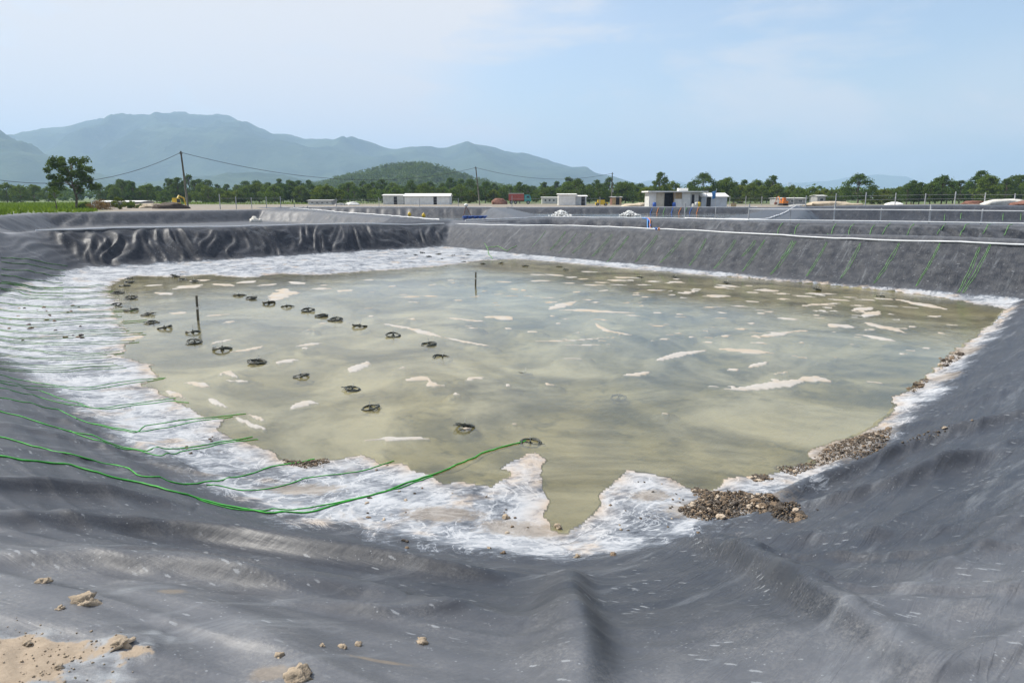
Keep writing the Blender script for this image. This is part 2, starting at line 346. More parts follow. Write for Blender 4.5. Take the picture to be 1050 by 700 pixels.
        if inn.size:
            xi, yi = X[inn], Y[inn]; pmi = np.zeros(inn.size); jit = .55 * noise(xi * 1.3, yi * 1.3) + .4 * noise(xi * 3.1, yi * 3.1)
            apr = np.zeros(inn.size)
            for Wp, rad in PATCHES:
                a = np.array(Wp); lo = a.min(0) - rad * 3; hi = a.max(0) + rad * 3
                q = np.where((xi > lo[0]) & (xi < hi[0]) & (yi > lo[1]) & (yi < hi[1]))[0]
                if q.size:
                    d, u, sg = line_d(a, xi[q], yi[q]); tp = .12 + .88 * np.sin(np.pi * np.clip(u * .9 + .07, 0, 1)) ** .8
                    pmi[q] = np.maximum(pmi[q], 1 - d / (rad * tp * (1 + jit[q]))); apr[q] = np.maximum(apr[q], 1 - d / (rad * 2.6))
            pm[inn] = pmi; ap = sstep(0, .62, apr); floor[inn] = np.where(floor[inn] < -.022, floor[inn] * (1 - ap) - .022 * ap, floor[inn])
        up = np.clip(pm * 2.6, 0, 1); up = up * up * (3 - 2 * up)
        floor = np.where(pm > 0, floor * (1 - up) + up * (.003 + .011 * np.clip(pm, 0, 1)), floor)
        zz = floor * (1 - sstep(0, .16, p)) + bank
        # named folds
        sand_n = np.zeros(X.shape)
        if FOLDS is not None:
            nr = np.where((r[main] < 16) & (s > -.6))[0]; xi, yi = X[nr], Y[nr]; ad = np.zeros(nr.size)
            for P, hw, hh, lean in FOLDS:
                a = np.array(P); lo = a.min(0) - 3 * hw - .2; hi = a.max(0) + 3 * hw + .2
                q = np.where((xi > lo[0]) & (xi < hi[0]) & (yi > lo[1]) & (yi < hi[1]))[0]
                if not q.size: continue
                d, u, sg = line_d(a, xi[q], yi[q]); d = d * sg + .04 * noise(xi[q] * .9, yi[q] * .9)
                wd = hw * np.where(d * lean > 0, 1 - .55 * abs(lean), 1 + .6 * abs(lean))
                env = np.sin(np.pi * np.clip(u, 0.0, 1)) ** .6
                ad[q] += hh * env * np.exp(-(d / wd) ** 2)
            zz[nr] += ad
        inside = g < 1.25
        bl = sstep(.98, 1.2, g)
        rb = r[main]; nearcrest = (rb < 16)
        zf = z[main]
        zmix = zz * (1 - bl) + np.where(nearcrest, hc + fN * .6, np.minimum(zf, hc + .0 * zf)) * bl
        zmix = np.where(nearcrest & (bl > 0), zz * (1 - bl) + (hc + fN * .6) * bl + (zz - bank) * bl * .0, zmix)
        # outside the crest fall back to the farm level
        out = sstep(1.25, 1.8, g) * (1 - nearcrest)
        zfin = np.where(g < 1.25, zmix, zmix * (1 - out) + zf * out)
        z[main] = zfin
        n1 = fbm(X * .9, Y * .9, 4); n2 = noise(X * .35 + 8, Y * .35)
        bwet = np.where(sdr < .02, 1., 0.) * np.where(pm > 0, 1 - sstep(-.02, .002, zfin), 1.) * (zfin < .012)
        wet[main] = np.clip(bwet, 0, 1)
        # dried salt: the exposed bottom, up to a ragged line on the bank
        lim = np.where(rightb > .3, .02, .07) - .10 * isL
        sal = (1 - sstep(lim - .05, lim + .12, g + .05 * n1)) * .7 + .3 * (1 - sstep(lim, lim + .40, g + .08 * n1)) 
        sal = np.maximum(sal, (1 - sstep(.05, .75, sdr + .35 * n1)) * (g < .5) * (.4 + .6 * (1 - rightb) + .5 * rightb))
        sal = np.clip(sal, 0, 1) * (1 - isR * sstep(.02, .08, g)) 
        sal = np.maximum(sal, pm > 0) * (1 - bwet); shore[main] = np.exp(-np.abs(sdr) / .16) * (sdr > -.1); crust[main] = sstep(-.02, .002, zfin) * (pm > 0) * (sdr < .1)
        salt[main] = sal
        li = np.where(g < 1.6, 1., liner[main]); liner[main] = np.maximum(li, (rb < 40) * (g < 3))
        # sand blown over the near-left crest
        sx, sy = -2.3, 2.25
        ds_ = np.hypot((X - sx) / .8, (Y - sy) / .5)
        sd_ = (1 - sstep(.2, 1.5, ds_ + .55 * fbm(X * 3, Y * 3, 4)))
        sand[main] = sd_
        dd = np.zeros(X.shape)
        for cx, cy_, rx_, ry_, an in DIRT:
            ux, uy = (X - cx) * math.cos(an) + (Y - cy_) * math.sin(an), -(X - cx) * math.sin(an) + (Y - cy_) * math.cos(an)
            dd = np.maximum(dd, np.exp(-((ux / rx_) ** 2 + (uy / ry_) ** 2)))
        dirt[main] = dd
        pleat[main] = isL; matte[main] = np.maximum(isL, isR)
        dust_tone[main] = np.clip(sstep(.56, .98, g) * (1 - .45 * rightb * sstep(3, 6, Y)) * (1 - isL) + .14 + .6 * isR, 0, 1)  # crest dust; the far right wall is raised too, for a lighter tone
        z[main] += sd_ * (.012 + .012 * noise(X * 14, Y * 14) + .02 * np.maximum(noise(X * 7, Y * 7), 0))
    if want:
        grass = sstep(0, 5, -x - .585 * y + 1.5) * (y > 55) * sstep(.5, 2, sds[0])
        grass = np.maximum(grass, sstep(150, 230, r))
        return z, dict(salt=salt, sand=sand, wet=wet, liner=liner, grass=grass, crust=crust, shore=shore, dirt=dirt, dust_tone=dust_tone, pleat=pleat, matte=matte)
    return z
def hits(pts, lift=0.):
    """where the picture's points fall on the ground or liner"""
    out = []
    ts = np.geomspace(1.5, 160, 480)
    for px, py in pts:
        dx, dy, dz = ray(px, py); X, Y, H = dx * ts, dy * ts, EYE + dz * ts
        zz = Z(X, Y); zz = np.maximum(zz, 0.0) if py > 255 else zz
        b = np.where(H < zz)[0]; i = int(b[0]) if b.size else len(ts) - 1; i = max(i, 1)
        f0, f1 = H[i - 1] - zz[i - 1], H[i] - zz[i]; t = ts[i - 1] + (ts[i] - ts[i - 1]) * (f0 / (f0 - f1) if f0 != f1 else 0)
        x, y = dx * t, dy * t
        out.append((x, y, max(float(Z(np.array([x]), np.array([y]))[0]), 0.0 if py > 255 else -9) + lift))
    return out
def chaikin(P, n=3):
    P = np.array(P, float)
    for _ in range(n):
        a, b = P[:-1], P[1:]; P = np.concatenate([P[:1], np.stack([.75 * a + .25 * b, .25 * a + .75 * b], 1).reshape(-1, 2), P[-1:]])
    return P
FOLDS = [(chaikin([h[:2] for h in hits(P)]), hw, hh, ln) for P, hw, hh, ln in FOLDS_PX]

# ------------------------------------------------------------ materials
def mat(name, build):
    m = bpy.data.materials.new(name); m.use_nodes = True; nt = m.node_tree; nt.nodes.clear()
    out = nt.nodes.new('ShaderNodeOutputMaterial'); build(N(nt), out); return m
class N:
    """small node-building helper"""
    def __init__(s, nt): s.nt = nt
    def new(s, t, **kw):
        n = s.nt.nodes.new(t)
        for k, v in kw.items(): setattr(n, k, v)
        return n
    def link(s, a, b): s.nt.links.new(a, b)
    def put(s, sock, v):
        if hasattr(v, 'links'): s.link(v, sock)
        elif isinstance(v, tuple) and len(v) == 3 and sock.type == 'RGBA': sock.default_value = (*v, 1)
        else: sock.default_value = v
    def obj(s): return s.new('ShaderNodeTexCoord').outputs['Object']
    def attr(s, name): return s.new('ShaderNodeAttribute', attribute_name=name).outputs['Fac']
    def map(s, vec, sc=(1, 1, 1), rot=(0, 0, 0), loc=(0, 0, 0)):
        m = s.new('ShaderNodeMapping'); s.link(vec, m.inputs[0]); m.inputs['Rotation'].default_value = rot; m.inputs['Location'].default_value = loc
        k = s.new('ShaderNodeMapping'); s.link(m.outputs[0], k.inputs[0]); k.inputs['Scale'].default_value = sc
        return k.outputs[0]
    def noise(s, vec, scale, detail=4, rough=.55, dist=0.):
        n = s.new('ShaderNodeTexNoise'); s.link(vec, n.inputs[0]); n.inputs['Scale'].default_value = scale; n.inputs['Detail'].default_value = detail
        n.inputs['Roughness'].default_value = rough; n.inputs['Distortion'].default_value = dist; return n.outputs[0]
    def voro(s, vec, scale, feature='F1', rnd=1.):
        n = s.new('ShaderNodeTexVoronoi', feature=feature); s.link(vec, n.inputs[0]); n.inputs['Scale'].default_value = scale; n.inputs['Randomness'].default_value = rnd; return n
    def ramp(s, v, a, b, lo=0., hi=1., smooth=True):
        m = s.new('ShaderNodeMapRange', interpolation_type='SMOOTHSTEP' if smooth else 'LINEAR')
        for k, q in zip((1, 2, 3, 4), (a, b, lo, hi)): m.inputs[k].default_value = q
        s.link(v, m.inputs[0]); return m.outputs[0]
    def math(s, op, a, b=0., clamp=False):
        m = s.new('ShaderNodeMath', operation=op, use_clamp=clamp); s.put(m.inputs[0], a); s.put(m.inputs[1], b); return m.outputs[0]
    def mix(s, f, a, b):
        m = s.new('ShaderNodeMix', data_type='RGBA'); s.put(m.inputs['Factor'], f); s.put(m.inputs['A'], a); s.put(m.inputs['B'], b); return m.outputs['Result']
    def bump(s, h, strength, dist, normal=None):
        b = s.new('ShaderNodeBump'); s.put(b.inputs['Height'], h); b.inputs['Strength'].default_value = strength; b.inputs['Distance'].default_value = dist
        if normal is not None: s.link(normal, b.inputs['Normal'])
        return b.outputs[0]
    def bsdf(s, col, rough, normal=None, **kw):
        p = s.new('ShaderNodeBsdfPrincipled'); s.put(p.inputs['Base Color'], col); s.put(p.inputs['Roughness'], rough)
        if normal is not None: s.link(normal, p.inputs['Normal'])
        for k, v in kw.items(): s.put(p.inputs[k], v)
        return p.outputs[0]
def simple(name, col, rough=.7, var=.25, scale=3., metal=0., bump=0.):
    def b(n, out):
        v = n.obj(); t = n.noise(v, scale, 5, .6)
        dark = tuple(c * (1 - var) for c in col); light = tuple(min(1, c * (1 + var * .6)) for c in col)
        c = n.mix(n.ramp(t, .3, .7), dark, light)
        nm = n.bump(n.noise(v, scale * 6, 4), .4, bump) if bump else None
        n.link(n.bsdf(c, rough, nm, Metallic=metal), out.inputs[0])
    return mat(name, b)

def b_liner(n, out):
    v = n.obj(); salt = n.attr('salt'); sand = n.attr('sand'); wet = n.attr('wet'); lin = n.attr('liner'); grass = n.attr('grass')
    # membrane: dark polyethylene under a film of dust, with fold shading painted in by slope
    big = n.noise(v, .55, 5, .6); mid = n.noise(v, 3.2, 6, .65); fine = n.noise(v, 55, 5, .8)
    base = n.mix(n.ramp(big, .3, .7), (.011, .0145, .022), (.019, .023, .032))
    gn = n.new('ShaderNodeSeparateXYZ'); n.link(n.new('ShaderNodeNewGeometry').outputs['Normal'], gn.inputs[0])
    dust_shade = n.ramp(n.math('ADD', gn.outputs[2], n.math('MULTIPLY', n.math('SUBTRACT', mid, .5), .12)), .70, .99, 0, .85, False)  # slope dust doubles as painted fold shading: steep faces darker, flat ones lighter
    base = n.mix(n.math('MULTIPLY', dust_shade, n.attr('dust_tone')), base, (.105, .110, .122))
    dust = n.math('MULTIPLY', n.ramp(mid, .30, .74), n.ramp(fine, .40, .64))
    base = n.mix(n.math('MULTIPLY', dust, n.ramp(n.attr('dust_tone'), 0, 1, .22, .6)), base, (.19, .19, .19))
    film = n.math('MULTIPLY', n.ramp(n.noise(v, .8, 8, .72, .5), .48, .78, 0, .2), n.ramp(n.attr('dust_tone'), 0, .8, .45, 1))
    base = n.mix(film, base, (.22, .225, .23))
    base = n.mix(n.math('MULTIPLY', n.attr('pleat'), n.ramp(mid, .3, .7, .15, .5)), base, (.075, .080, .092))
    sp = n.voro(v, 30); spots = n.math('MULTIPLY', n.ramp(sp.outputs['Distance'], .13, .20, 1, 0), n.ramp(n.noise(v, 6, 3), .50, .62))
    sp2 = n.voro(n.map(v, (1, 3.2, 1), (0, 0, .5)), 5.2); w2 = n.math('ADD', sp2.outputs['Distance'], n.math('MULTIPLY', n.math('SUBTRACT', n.noise(v, 30, 6, .75), .5), .62))
    dash = n.math('MULTIPLY', n.ramp(w2, .12, .19, 1, 0), n.ramp(n.noise(v, 1.7, 2), .47, .58))
    sp3 = n.math('MULTIPLY', n.ramp(n.voro(v, 95).outputs['Distance'], .10, .22, 1, 0), n.ramp(n.noise(v, 3.3, 5, .65), .44, .64))
    spots = n.math('MAXIMUM', spots, n.math('MULTIPLY', sp3, .7))
    marks = n.math('MAXIMUM', n.math('MULTIPLY', spots, .42), n.math('MULTIPLY', dash, .42))
    base = n.mix(marks, base, (.36, .38, .40))
    streak = n.math('MULTIPLY', n.ramp(n.noise(n.map(v, (2.4, .35, .35), (0, 0, .845)), 1.5, 7, .68, .3), .54, .78), .38)
    base = n.mix(streak, base, (.30, .32, .34))
    # dried salt and silt
    sn = n.noise(v, 1.1, 8, .70, .8); sn2 = n.noise(n.map(v, (1, 1.8, 1), (0, 0, -.5)), 4.5, 6, .68, .6); sn3 = n.noise(v, .9, 6, .66, .5); crust = n.attr('crust')
    sv = n.math('ADD', salt, n.math('MULTIPLY', n.math('SUBTRACT', sn, .5), 1.5)); sv = n.math('ADD', sv, n.math('MULTIPLY', n.math('SUBTRACT', sn2, .5), 1.1)); fil = n.math('ABSOLUTE', n.math('SUBTRACT', n.noise(v, 1.6, 6, .62, 1.2), .5)); sv = n.math('ADD', sv, n.ramp(fil, .0, .025, .28, 0)); shore = n.attr('shore')
    sfac = n.math('MULTIPLY', n.ramp(sv, .46, 1.16), n.ramp(salt, .0, .25), True)
    scol = n.mix(n.ramp(sv, .6, 1.35), (.14, .17, .215), (.415, .43, .45))
    scol = n.mix(n.math('MULTIPLY', n.ramp(sn3, .54, .70), .6), scol, (.42, .33, .24))
    scol = n.mix(n.math('MULTIPLY', n.ramp(n.noise(v, 30, 5, .75), .60, .74), .45), scol, (.24, .22, .19))
    scol = n.mix(n.math('MULTIPLY', shore, n.ramp(n.noise(v, 2.2, 5, .6), .35, .6, .2, .85)), scol, (.40, .30, .20))
    scol = n.mix(crust, scol, n.mix(n.ramp(sn3, .42, .6), (.40, .38, .35), (.40, .345, .275)))
    sfac = n.math('MAXIMUM', sfac, n.math('MULTIPLY', crust, .92))
    col = n.mix(sfac, base, scol)
    # blown sand
    sdf = n.ramp(n.math('ADD', sand, n.math('MULTIPLY', n.math('SUBTRACT', n.noise(v, 5, 7, .7), .5), 1.3)), .55, .72)
    halo = n.math('MULTIPLY', n.ramp(n.math('ADD', sand, n.math('MULTIPLY', n.math('SUBTRACT', n.noise(n.map(v, (1, 2, 1)), 4, 8, .75), .5), 1.6)), .25, .85), .75)
    halo = n.math('MULTIPLY', halo, n.ramp(sand, .0, .12))
    col = n.mix(halo, col, (.30, .32, .34))
    col = n.mix(n.math('MULTIPLY', sdf, n.ramp(sand, .05, .2)), col, n.mix(n.noise(v, 45, 4, .7), (.22, .17, .12), (.38, .31, .235)))
    dirt = n.attr('dirt'); df = n.math('MULTIPLY', n.ramp(n.math('ADD', dirt, n.math('MULTIPLY', n.math('SUBTRACT', n.noise(v, 9, 7, .75), .5), 1.4)), .35, .8), n.ramp(dirt, .02, .2))
    col = n.mix(n.math('MULTIPLY', df, .6), col, n.mix(n.noise(v, 60, 4, .7), (.10, .078, .055), (.30, .24, .17)))
    # bottom under water
    mud = n.mix(n.ramp(n.noise(v, .45, 6, .62, .8), .36, .66), (.085, .083, .042), (.29, .262, .145))
    mud = n.mix(n.ramp(n.noise(v, 2.6, 7, .68, .6), .48, .66, 0, .75), mud, (.045, .05, .025))
    mud = n.mix(n.ramp(n.noise(v, 13, 5, .7), .58, .70, 0, .7), mud, (.04, .042, .022))
    col = n.mix(wet, col, mud)
    # bare ground and grass beyond the liner
    soil = n.mix(n.noise(v, .25, 6, .65), (.15, .13, .105), (.29, .25, .20))
    gcol = n.mix(n.noise(v, .12, 6, .7), (.045, .075, .018), (.12, .16, .035))
    soil = n.mix(grass, soil, gcol)
    cover = n.ramp(n.math('ADD', lin, n.math('MULTIPLY', n.math('SUBTRACT', n.noise(v, .4, 5), .5), .5)), .42, .58)
    col = n.mix(cover, soil, col)
    rg = n.math('MAXIMUM', n.math('MAXIMUM', sfac, sdf), n.math('SUBTRACT', 1., cover))
    rough = n.math('ADD', n.math('MULTIPLY', rg, .45), n.ramp(dust, 0, 1, .48, .62), True)
    h = n.math('ADD', n.math('MULTIPLY', n.noise(v, 2.3, 4, .5), .018), n.math('MULTIPLY', n.noise(v, 40, 3, .6), .004))
    h = n.math('ADD', h, n.math('MULTIPLY', n.noise(n.map(v, (3.5, .5, .5), (0, 0, .845)), 2.2, 4, .5, .5), .03))
    side = n.new('ShaderNodeSeparateXYZ'); n.link(v, side.inputs[0]); side = n.ramp(side.outputs[0], -1.5, 2.0)
    def crease(rot, sc):
        t = n.noise(n.map(v, (1.7, .20, .3), (0, 0, rot)), sc, 6, .55, .6); return n.ramp(n.math('ABSOLUTE', n.math('SUBTRACT', t, .5)), 0, .045, 1, 0)
    cr = n.new('ShaderNodeMix'); n.link(side, cr.inputs[0]); n.link(n.math('ADD', crease(-1.25, .8), n.math('MULTIPLY', crease(-1.2, 2.3), .4)), cr.inputs[2]); n.link(n.math('ADD', crease(.845, .9), n.math('MULTIPLY', crease(.72, 2.6), .45)), cr.inputs[3])
    h = n.math('ADD', h, n.math('MULTIPLY', cr.outputs[0], n.ramp(side, .55, 1.0, .008, .024)))
    h = n.math('MULTIPLY', h, n.ramp(sfac, 0, 1, 1, .45)); h = n.math('ADD', h, n.math('MULTIPLY', n.math('MULTIPLY', n.noise(v, 32, 6, .75), sand), .05))
    n.link(n.bsdf(col, rough, n.bump(h, .55, .35), **{'Specular IOR Level': n.ramp(n.attr('matte'), 0, 1, .5, .12)}), out.inputs[0])
M_LINER = mat('liner', b_liner)
def b_water(murk, clear, ripple, rscale):
    def b(n, out):
        v = n.obj()
        h = n.math('ADD', n.noise(n.map(v, (1, 1.6, 1), (0, 0, .5)), rscale, 3, .5, .4), n.math('MULTIPLY', n.noise(v, rscale * .28, 3, .5), 1.4))
        calm = n.ramp(n.noise(v, .12, 3), .35, .65, .25, 1)
        nm = n.bump(n.math('MULTIPLY', h, calm), ripple, .05)
        silt = n.noise(v, .30, 5, .62, 1.2)
        dif = n.new('ShaderNodeBsdfDiffuse'); n.put(dif.inputs[0], n.mix(n.ramp(silt, .36, .64), murk, tuple(c * 1.7 for c in murk)))
        tr = n.new('ShaderNodeBsdfTransparent'); n.put(tr.inputs[0], clear)
        m1 = n.new('ShaderNodeMixShader'); n.put(m1.inputs[0], n.ramp(silt, .34, .70, .10, .48)); n.link(tr.outputs[0], m1.inputs[1]); n.link(dif.outputs[0], m1.inputs[2])
        gl = n.new('ShaderNodeBsdfGlossy'); gl.inputs['Roughness'].default_value = .035; n.put(gl.inputs[0], (1., 1., 1.)); n.link(nm, gl.inputs['Normal'])
        fr = n.new('ShaderNodeFresnel'); fr.inputs[0].default_value = 1.42; n.link(nm, fr.inputs['Normal'])
        m2 = n.new('ShaderNodeMixShader'); n.link(fr.outputs[0], m2.inputs[0]); n.link(m1.outputs[0], m2.inputs[1]); n.link(gl.outputs[0], m2.inputs[2])
        n.link(m2.outputs[0], out.inputs[0])
    return b
M_WATER = mat('pond_water', b_water((.26, .24, .15), (.93, .92, .80), .085, 13.))
M_WATER2 = mat('brown_pond_water', b_water((.15, .13, .09), (.6, .58, .5), .5, 3.))
M_WATER3 = mat('churned_pond_water', b_water((.24, .25, .23), (.6, .62, .58), 1., 2.5))
def b_leaf(dark, light):
    def b(n, out):
        oi = n.new('ShaderNodeObjectInfo').outputs['Random']; v = n.obj()
        c = n.mix(n.ramp(n.noise(v, .9, 4, .6), .35, .65), dark, light)
        c = n.mix(n.math('MULTIPLY', oi, .45), c, tuple(q * .75 for q in (light[0] * 1.25, light[1], light[2])))
        p = n.new('ShaderNodeBsdfDiffuse'); n.put(p.inputs[0], c); t = n.new('ShaderNodeBsdfTranslucent'); n.put(t.inputs[0], n.mix(.5, c, (light[0] * 1.5, light[1] * 1.5, light[2])))
        m = n.new('ShaderNodeMixShader'); m.inputs[0].default_value = .28; n.link(p.outputs[0], m.inputs[1]); n.link(t.outputs[0], m.inputs[2]); n.link(m.outputs[0], out.inputs[0])
    return b
M_LEAF = mat('leaves', b_leaf((.05, .095, .02), (.14, .20, .04)))
M_LEAF2 = mat('dark_leaves', b_leaf((.034, .070, .018), (.10, .155, .034)))
M_LEAF3 = mat('bright_leaves', b_leaf((.06, .10, .015), (.16, .20, .03)))
M_GRASS = mat('grass', b_leaf((.08, .14, .015), (.17, .26, .03)))
M_DRYBUSH = mat('dry_leaves', b_leaf((.12, .09, .04), (.24, .17, .08)))
M_BARK = simple('bark', (.11, .085, .06), .9, .4, 4, bump=.02)
M_POLE = simple('weathered_pole', (.13, .12, .09), .85, .35, 2)
M_ROPE = simple('green_rope', (.035, .36, .03), .6, .4, 9)
M_ROPE2 = simple('faded_green_rope', (.12, .28, .08), .65, .5, 7)
M_HOSE = simple('black_hose', (.026, .031, .022), .5, .3, 10)
M_PVC = simple('white_plastic_pipe', (.66, .67, .68), .5, .14, 2)
M_GREYPIPE = simple('grey_pipe', (.40, .41, .42), .5, .2, 3)
M_WHITE = simple('white_paint', (.80, .79, .76), .6, .12, 1.2)
M_OFFW = simple('offwhite_panel', (.58, .58, .55), .7, .18, 1.4)
M_BLUEGREY = simple('blue_grey_panel_and_shade', (.52, .56, .60), .6, .15, 1.2)  # panel colour, also painted shade on the white shed and hut
M_BOARD = simple('cream_board', (.62, .56, .45), .7, .15, 2)
M_TAN = simple('tan_board', (.46, .33, .18), .75, .2, 2)
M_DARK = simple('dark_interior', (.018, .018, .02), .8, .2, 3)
M_BLUE = simple('blue_plastic', (.025, .10, .42), .45, .2, 3)
M_BLUEHOSE = simple('blue_hose', (.05, .22, .50), .5, .25, 3)
M_YELLOW = simple('yellow_paint', (.62, .43, .02), .5, .2, 3)
M_ORANGE = simple('orange_paint', (.55, .17, .02), .5, .25, 3)
M_RED = simple('red_paint', (.36, .07, .05), .6, .3, 3)
M_TEAL = simple('teal_paint', (.05, .30, .30), .45, .2, 3)
M_BRICK = simple('red_brick_wall', (.30, .10, .08), .85, .25, 2)
M_GREY = simple('concrete_grey', (.32, .32, .31), .85, .25, 2)
M_RUST = simple('rusty_scrap', (.20, .09, .06), .85, .4, 4)
M_SOIL = simple('dry_soil', (.36, .29, .21), .95, .4, 14, bump=.03)
M_DSOIL = simple('dark_soil', (.075, .055, .04), .95, .4, 3, bump=.1)
M_SANDH = simple('pale_sand', (.50, .42, .31), .95, .25, 2, bump=.05)
M_STONE_D = simple('dark_stone', (.085, .068, .052), .85, .5, 25, bump=.01)
M_STONE_B = simple('brown_stone', (.20, .145, .095), .88, .45, 22, bump=.01)
M_STONE_P = simple('pale_stone', (.46, .38, .29), .88, .3, 20, bump=.01)
M_FOAM = simple('foam', (.80, .81, .80), .8, .1, 3)
M_BAG = simple('white_sack', (.62, .60, .54), .8, .15, 4)
M_GLASS = simple('dark_glass', (.03, .04, .05), .15, .2, 2)
M_TYRE = simple('tyre_rubber', (.02, .02, .02), .8, .3, 8)
M_WIRE = simple('cable', (.03, .03, .032), .6, .2, 1)
def b_hill(c1, c2, c3, sc):
    def b(n, out):
        v = n.obj(); t = n.noise(v, sc, 8, .62, .4); u = n.noise(v, sc * 7, 6, .65)
        c = n.mix(n.ramp(t, .38, .62), c1, c2); c = n.mix(n.ramp(u, .55, .72, 0, .7), c, c3)
        n.link(n.bsdf(c, .95, n.bump(u, .6, 1.2 / sc * .05), **{'Specular IOR Level': .1}), out.inputs[0])
    return b
M_HILL = mat('hill_scrub', b_hill((.020, .042, .026), (.055, .085, .046), (.10, .115, .062), .0035))
M_HILLN = mat('hill_forest', b_hill((.028, .05, .018), (.055, .08, .026), (.08, .10, .035), .012))

# ------------------------------------------------------------ the ground: near liner, farm, far ground
def polar(name, r, th, drop=0.):
    RR, TT = np.meshgrid(r, th, indexing='ij'); x = (RR * np.sin(TT)).ravel(); y = (RR * np.cos(TT)).ravel()
    z, A = Z(x, y, True); nr, nt = RR.shape
    i = np.arange(nr * nt).reshape(nr, nt); F = np.stack([i[:-1, :-1], i[:-1, 1:], i[1:, 1:], i[1:, :-1]], -1).reshape(-1, 4)
    F = F[:, ::-1]
    return tag(np_mesh(name, np.stack([x, y, z - drop], 1), F, M_LINER, None, True, A), kind='structure')
rs = [0.9]
while rs[-1] < 57: rs.append(rs[-1] + max(.010, (.0085 if rs[-1] < 16 else .0062) * rs[-1] if rs[-1] < 28 else .15 if rs[-1] < 33 else .105))
pond_liner = polar('pond_liner', np.array(rs), np.radians(np.linspace(-58, 58, 1060)))
rs2 = np.concatenate([np.arange(56.8, 135, .38), np.geomspace(135, 400, 60)])
farm_ground = polar('farm_ground', rs2, np.radians(np.linspace(-62, 62, 640)), .004)
rs3 = np.geomspace(395, 11500, 36)
ground = polar('ground', rs3, np.radians(np.linspace(-180, 180, 181)), .02)
ground_b = polar('ground_behind', np.geomspace(.9, 400, 70), np.radians(np.linspace(57.8, 302.2, 160)), .01)

def sheet(name, P, z, m):
    mb = MB(); mb.quadmesh([(x, y, z) for x, y in P], [tuple(range(len(P)))]); o = mb.build(name, m); return tag(o, kind='structure')
def ccw(P):
    a = sum(P[i][0] * P[(i + 1) % len(P)][1] - P[(i + 1) % len(P)][0] * P[i][1] for i in range(len(P))); return P if a > 0 else P[::-1]
sheet('pond_water', ccw(TOE), 0., M_WATER)
sheet('pond_water', ccw(PC), .42, M_WATER2)
sheet('pond_water', ccw(PD), .98, M_WATER3)
sheet('pond_water', ccw(PE), .85, M_WATER3)

# ------------------------------------------------------------ hills
def hill(name, D, depth, prof, m, seed, rough, nth=420, nr=70):
    """a range whose skyline follows the profile (column, row), D metres away"""
    px = np.array([p[0] for p in prof], float); py = np.array([p[1] for p in prof], float)
    cols = np.linspace(px[0], px[-1], nth); rows = np.interp(cols, px, py)
    kk = np.ones(7) / 7; rows = np.convolve(np.pad(rows, 3, mode='edge'), kk, 'valid')
    top = np.tan(np.arctan((350 - rows) / 700) - PITCH) * D
    tanx = (cols - 525) / 700 * (CP - top / D * SP)
    v = np.linspace(0, 1, nr)            # 0 front foot, .6 ridge, 1 behind
    dist = D - depth * .6 + v * depth
    prof_v = np.where(v < .6, np.sin(v / .6 * np.pi / 2) ** 1.25, np.cos((v - .6) / .4 * np.pi / 2) ** 1.2)
    DD, XX = np.meshgrid(dist, tanx, indexing='ij'); x = DD * XX; y = DD
    H = np.maximum(top, 1)[None, :] * prof_v[:, None]
    q = rough
    n = fbm(x / q + seed, y / q - seed, 5, .55); gul = np.abs(noise(x / (q * .55) + seed * 3, y / (q * 1.6))) 
    ridge_damp = (1 - .72 * np.exp(-((v - .6) / .09) ** 2))[:, None]
    z = H * (1 + (.22 * n - .45 * gul + .12) * ridge_damp * np.clip(prof_v[:, None] * 1.2, 0, 1)) + 1.2 - 6 * (prof_v[:, None] < .01)
    i = np.arange(nr * nth).reshape(nr, nth); F = np.stack([i[:-1, :-1], i[:-1, 1:], i[1:, 1:], i[1:, :-1]], -1).reshape(-1, 4)
    o = np_mesh(name, np.stack([x.ravel(), y.ravel(), z.ravel()], 1), F, m, None, True); tag(o, kind='structure')
    return cols, dist, x, y, z
hill('hills', 4600, 2600, [(-260, 175), (-120, 160), (-30, 150), (0, 146), (25, 139), (60, 135), (100, 125), (125, 119), (150, 121), (185, 115.5), (212, 121), (240, 123), (275, 134), (320, 140), (360, 148), (400, 155), (430, 157),
     (465, 150), (495, 146.5), (520, 155), (550, 160), (590, 173), (620, 180), (650, 188), (690, 198), (740, 203)], M_HILL, 3.3, 700)
hill('hills', 3000, 1500, [(-500, 105), (-260, 100), (-120, 108), (0, 137), (30, 150), (60, 164), (100, 178), (150, 188), (250, 197), (330, 203)], M_HILL, 8.1, 420)
hill('hills', 2700, 1300, [(60, 203), (130, 193), (185, 184), (230, 179), (300, 183), (370, 190), (450, 188), (520, 190), (600, 193), (680, 200), (760, 204)], M_HILL, 5.2, 350)
hill('hills', 9300, 2500, [(600, 203), (640, 194), (665, 187), (690, 187), (730, 194), (770, 196), (800, 191), (850, 186), (880, 183), (900, 180), (925, 182), (955, 189), (1000, 187), (1060, 185), (1200, 190), (1400, 203)], M_HILL, 2.2, 1300, 300, 50)
hc_, hd_, hx, hy, hz = hill('hills', 950, 420, [(250, 203), (290, 197), (330, 188), (350, 181), (375, 176), (400, 171), (425, 168.5), (445, 172), (465, 179), (490, 187), (525, 194), (570, 199), (640, 203)], M_HILLN, 6.6, 120, 240, 60)

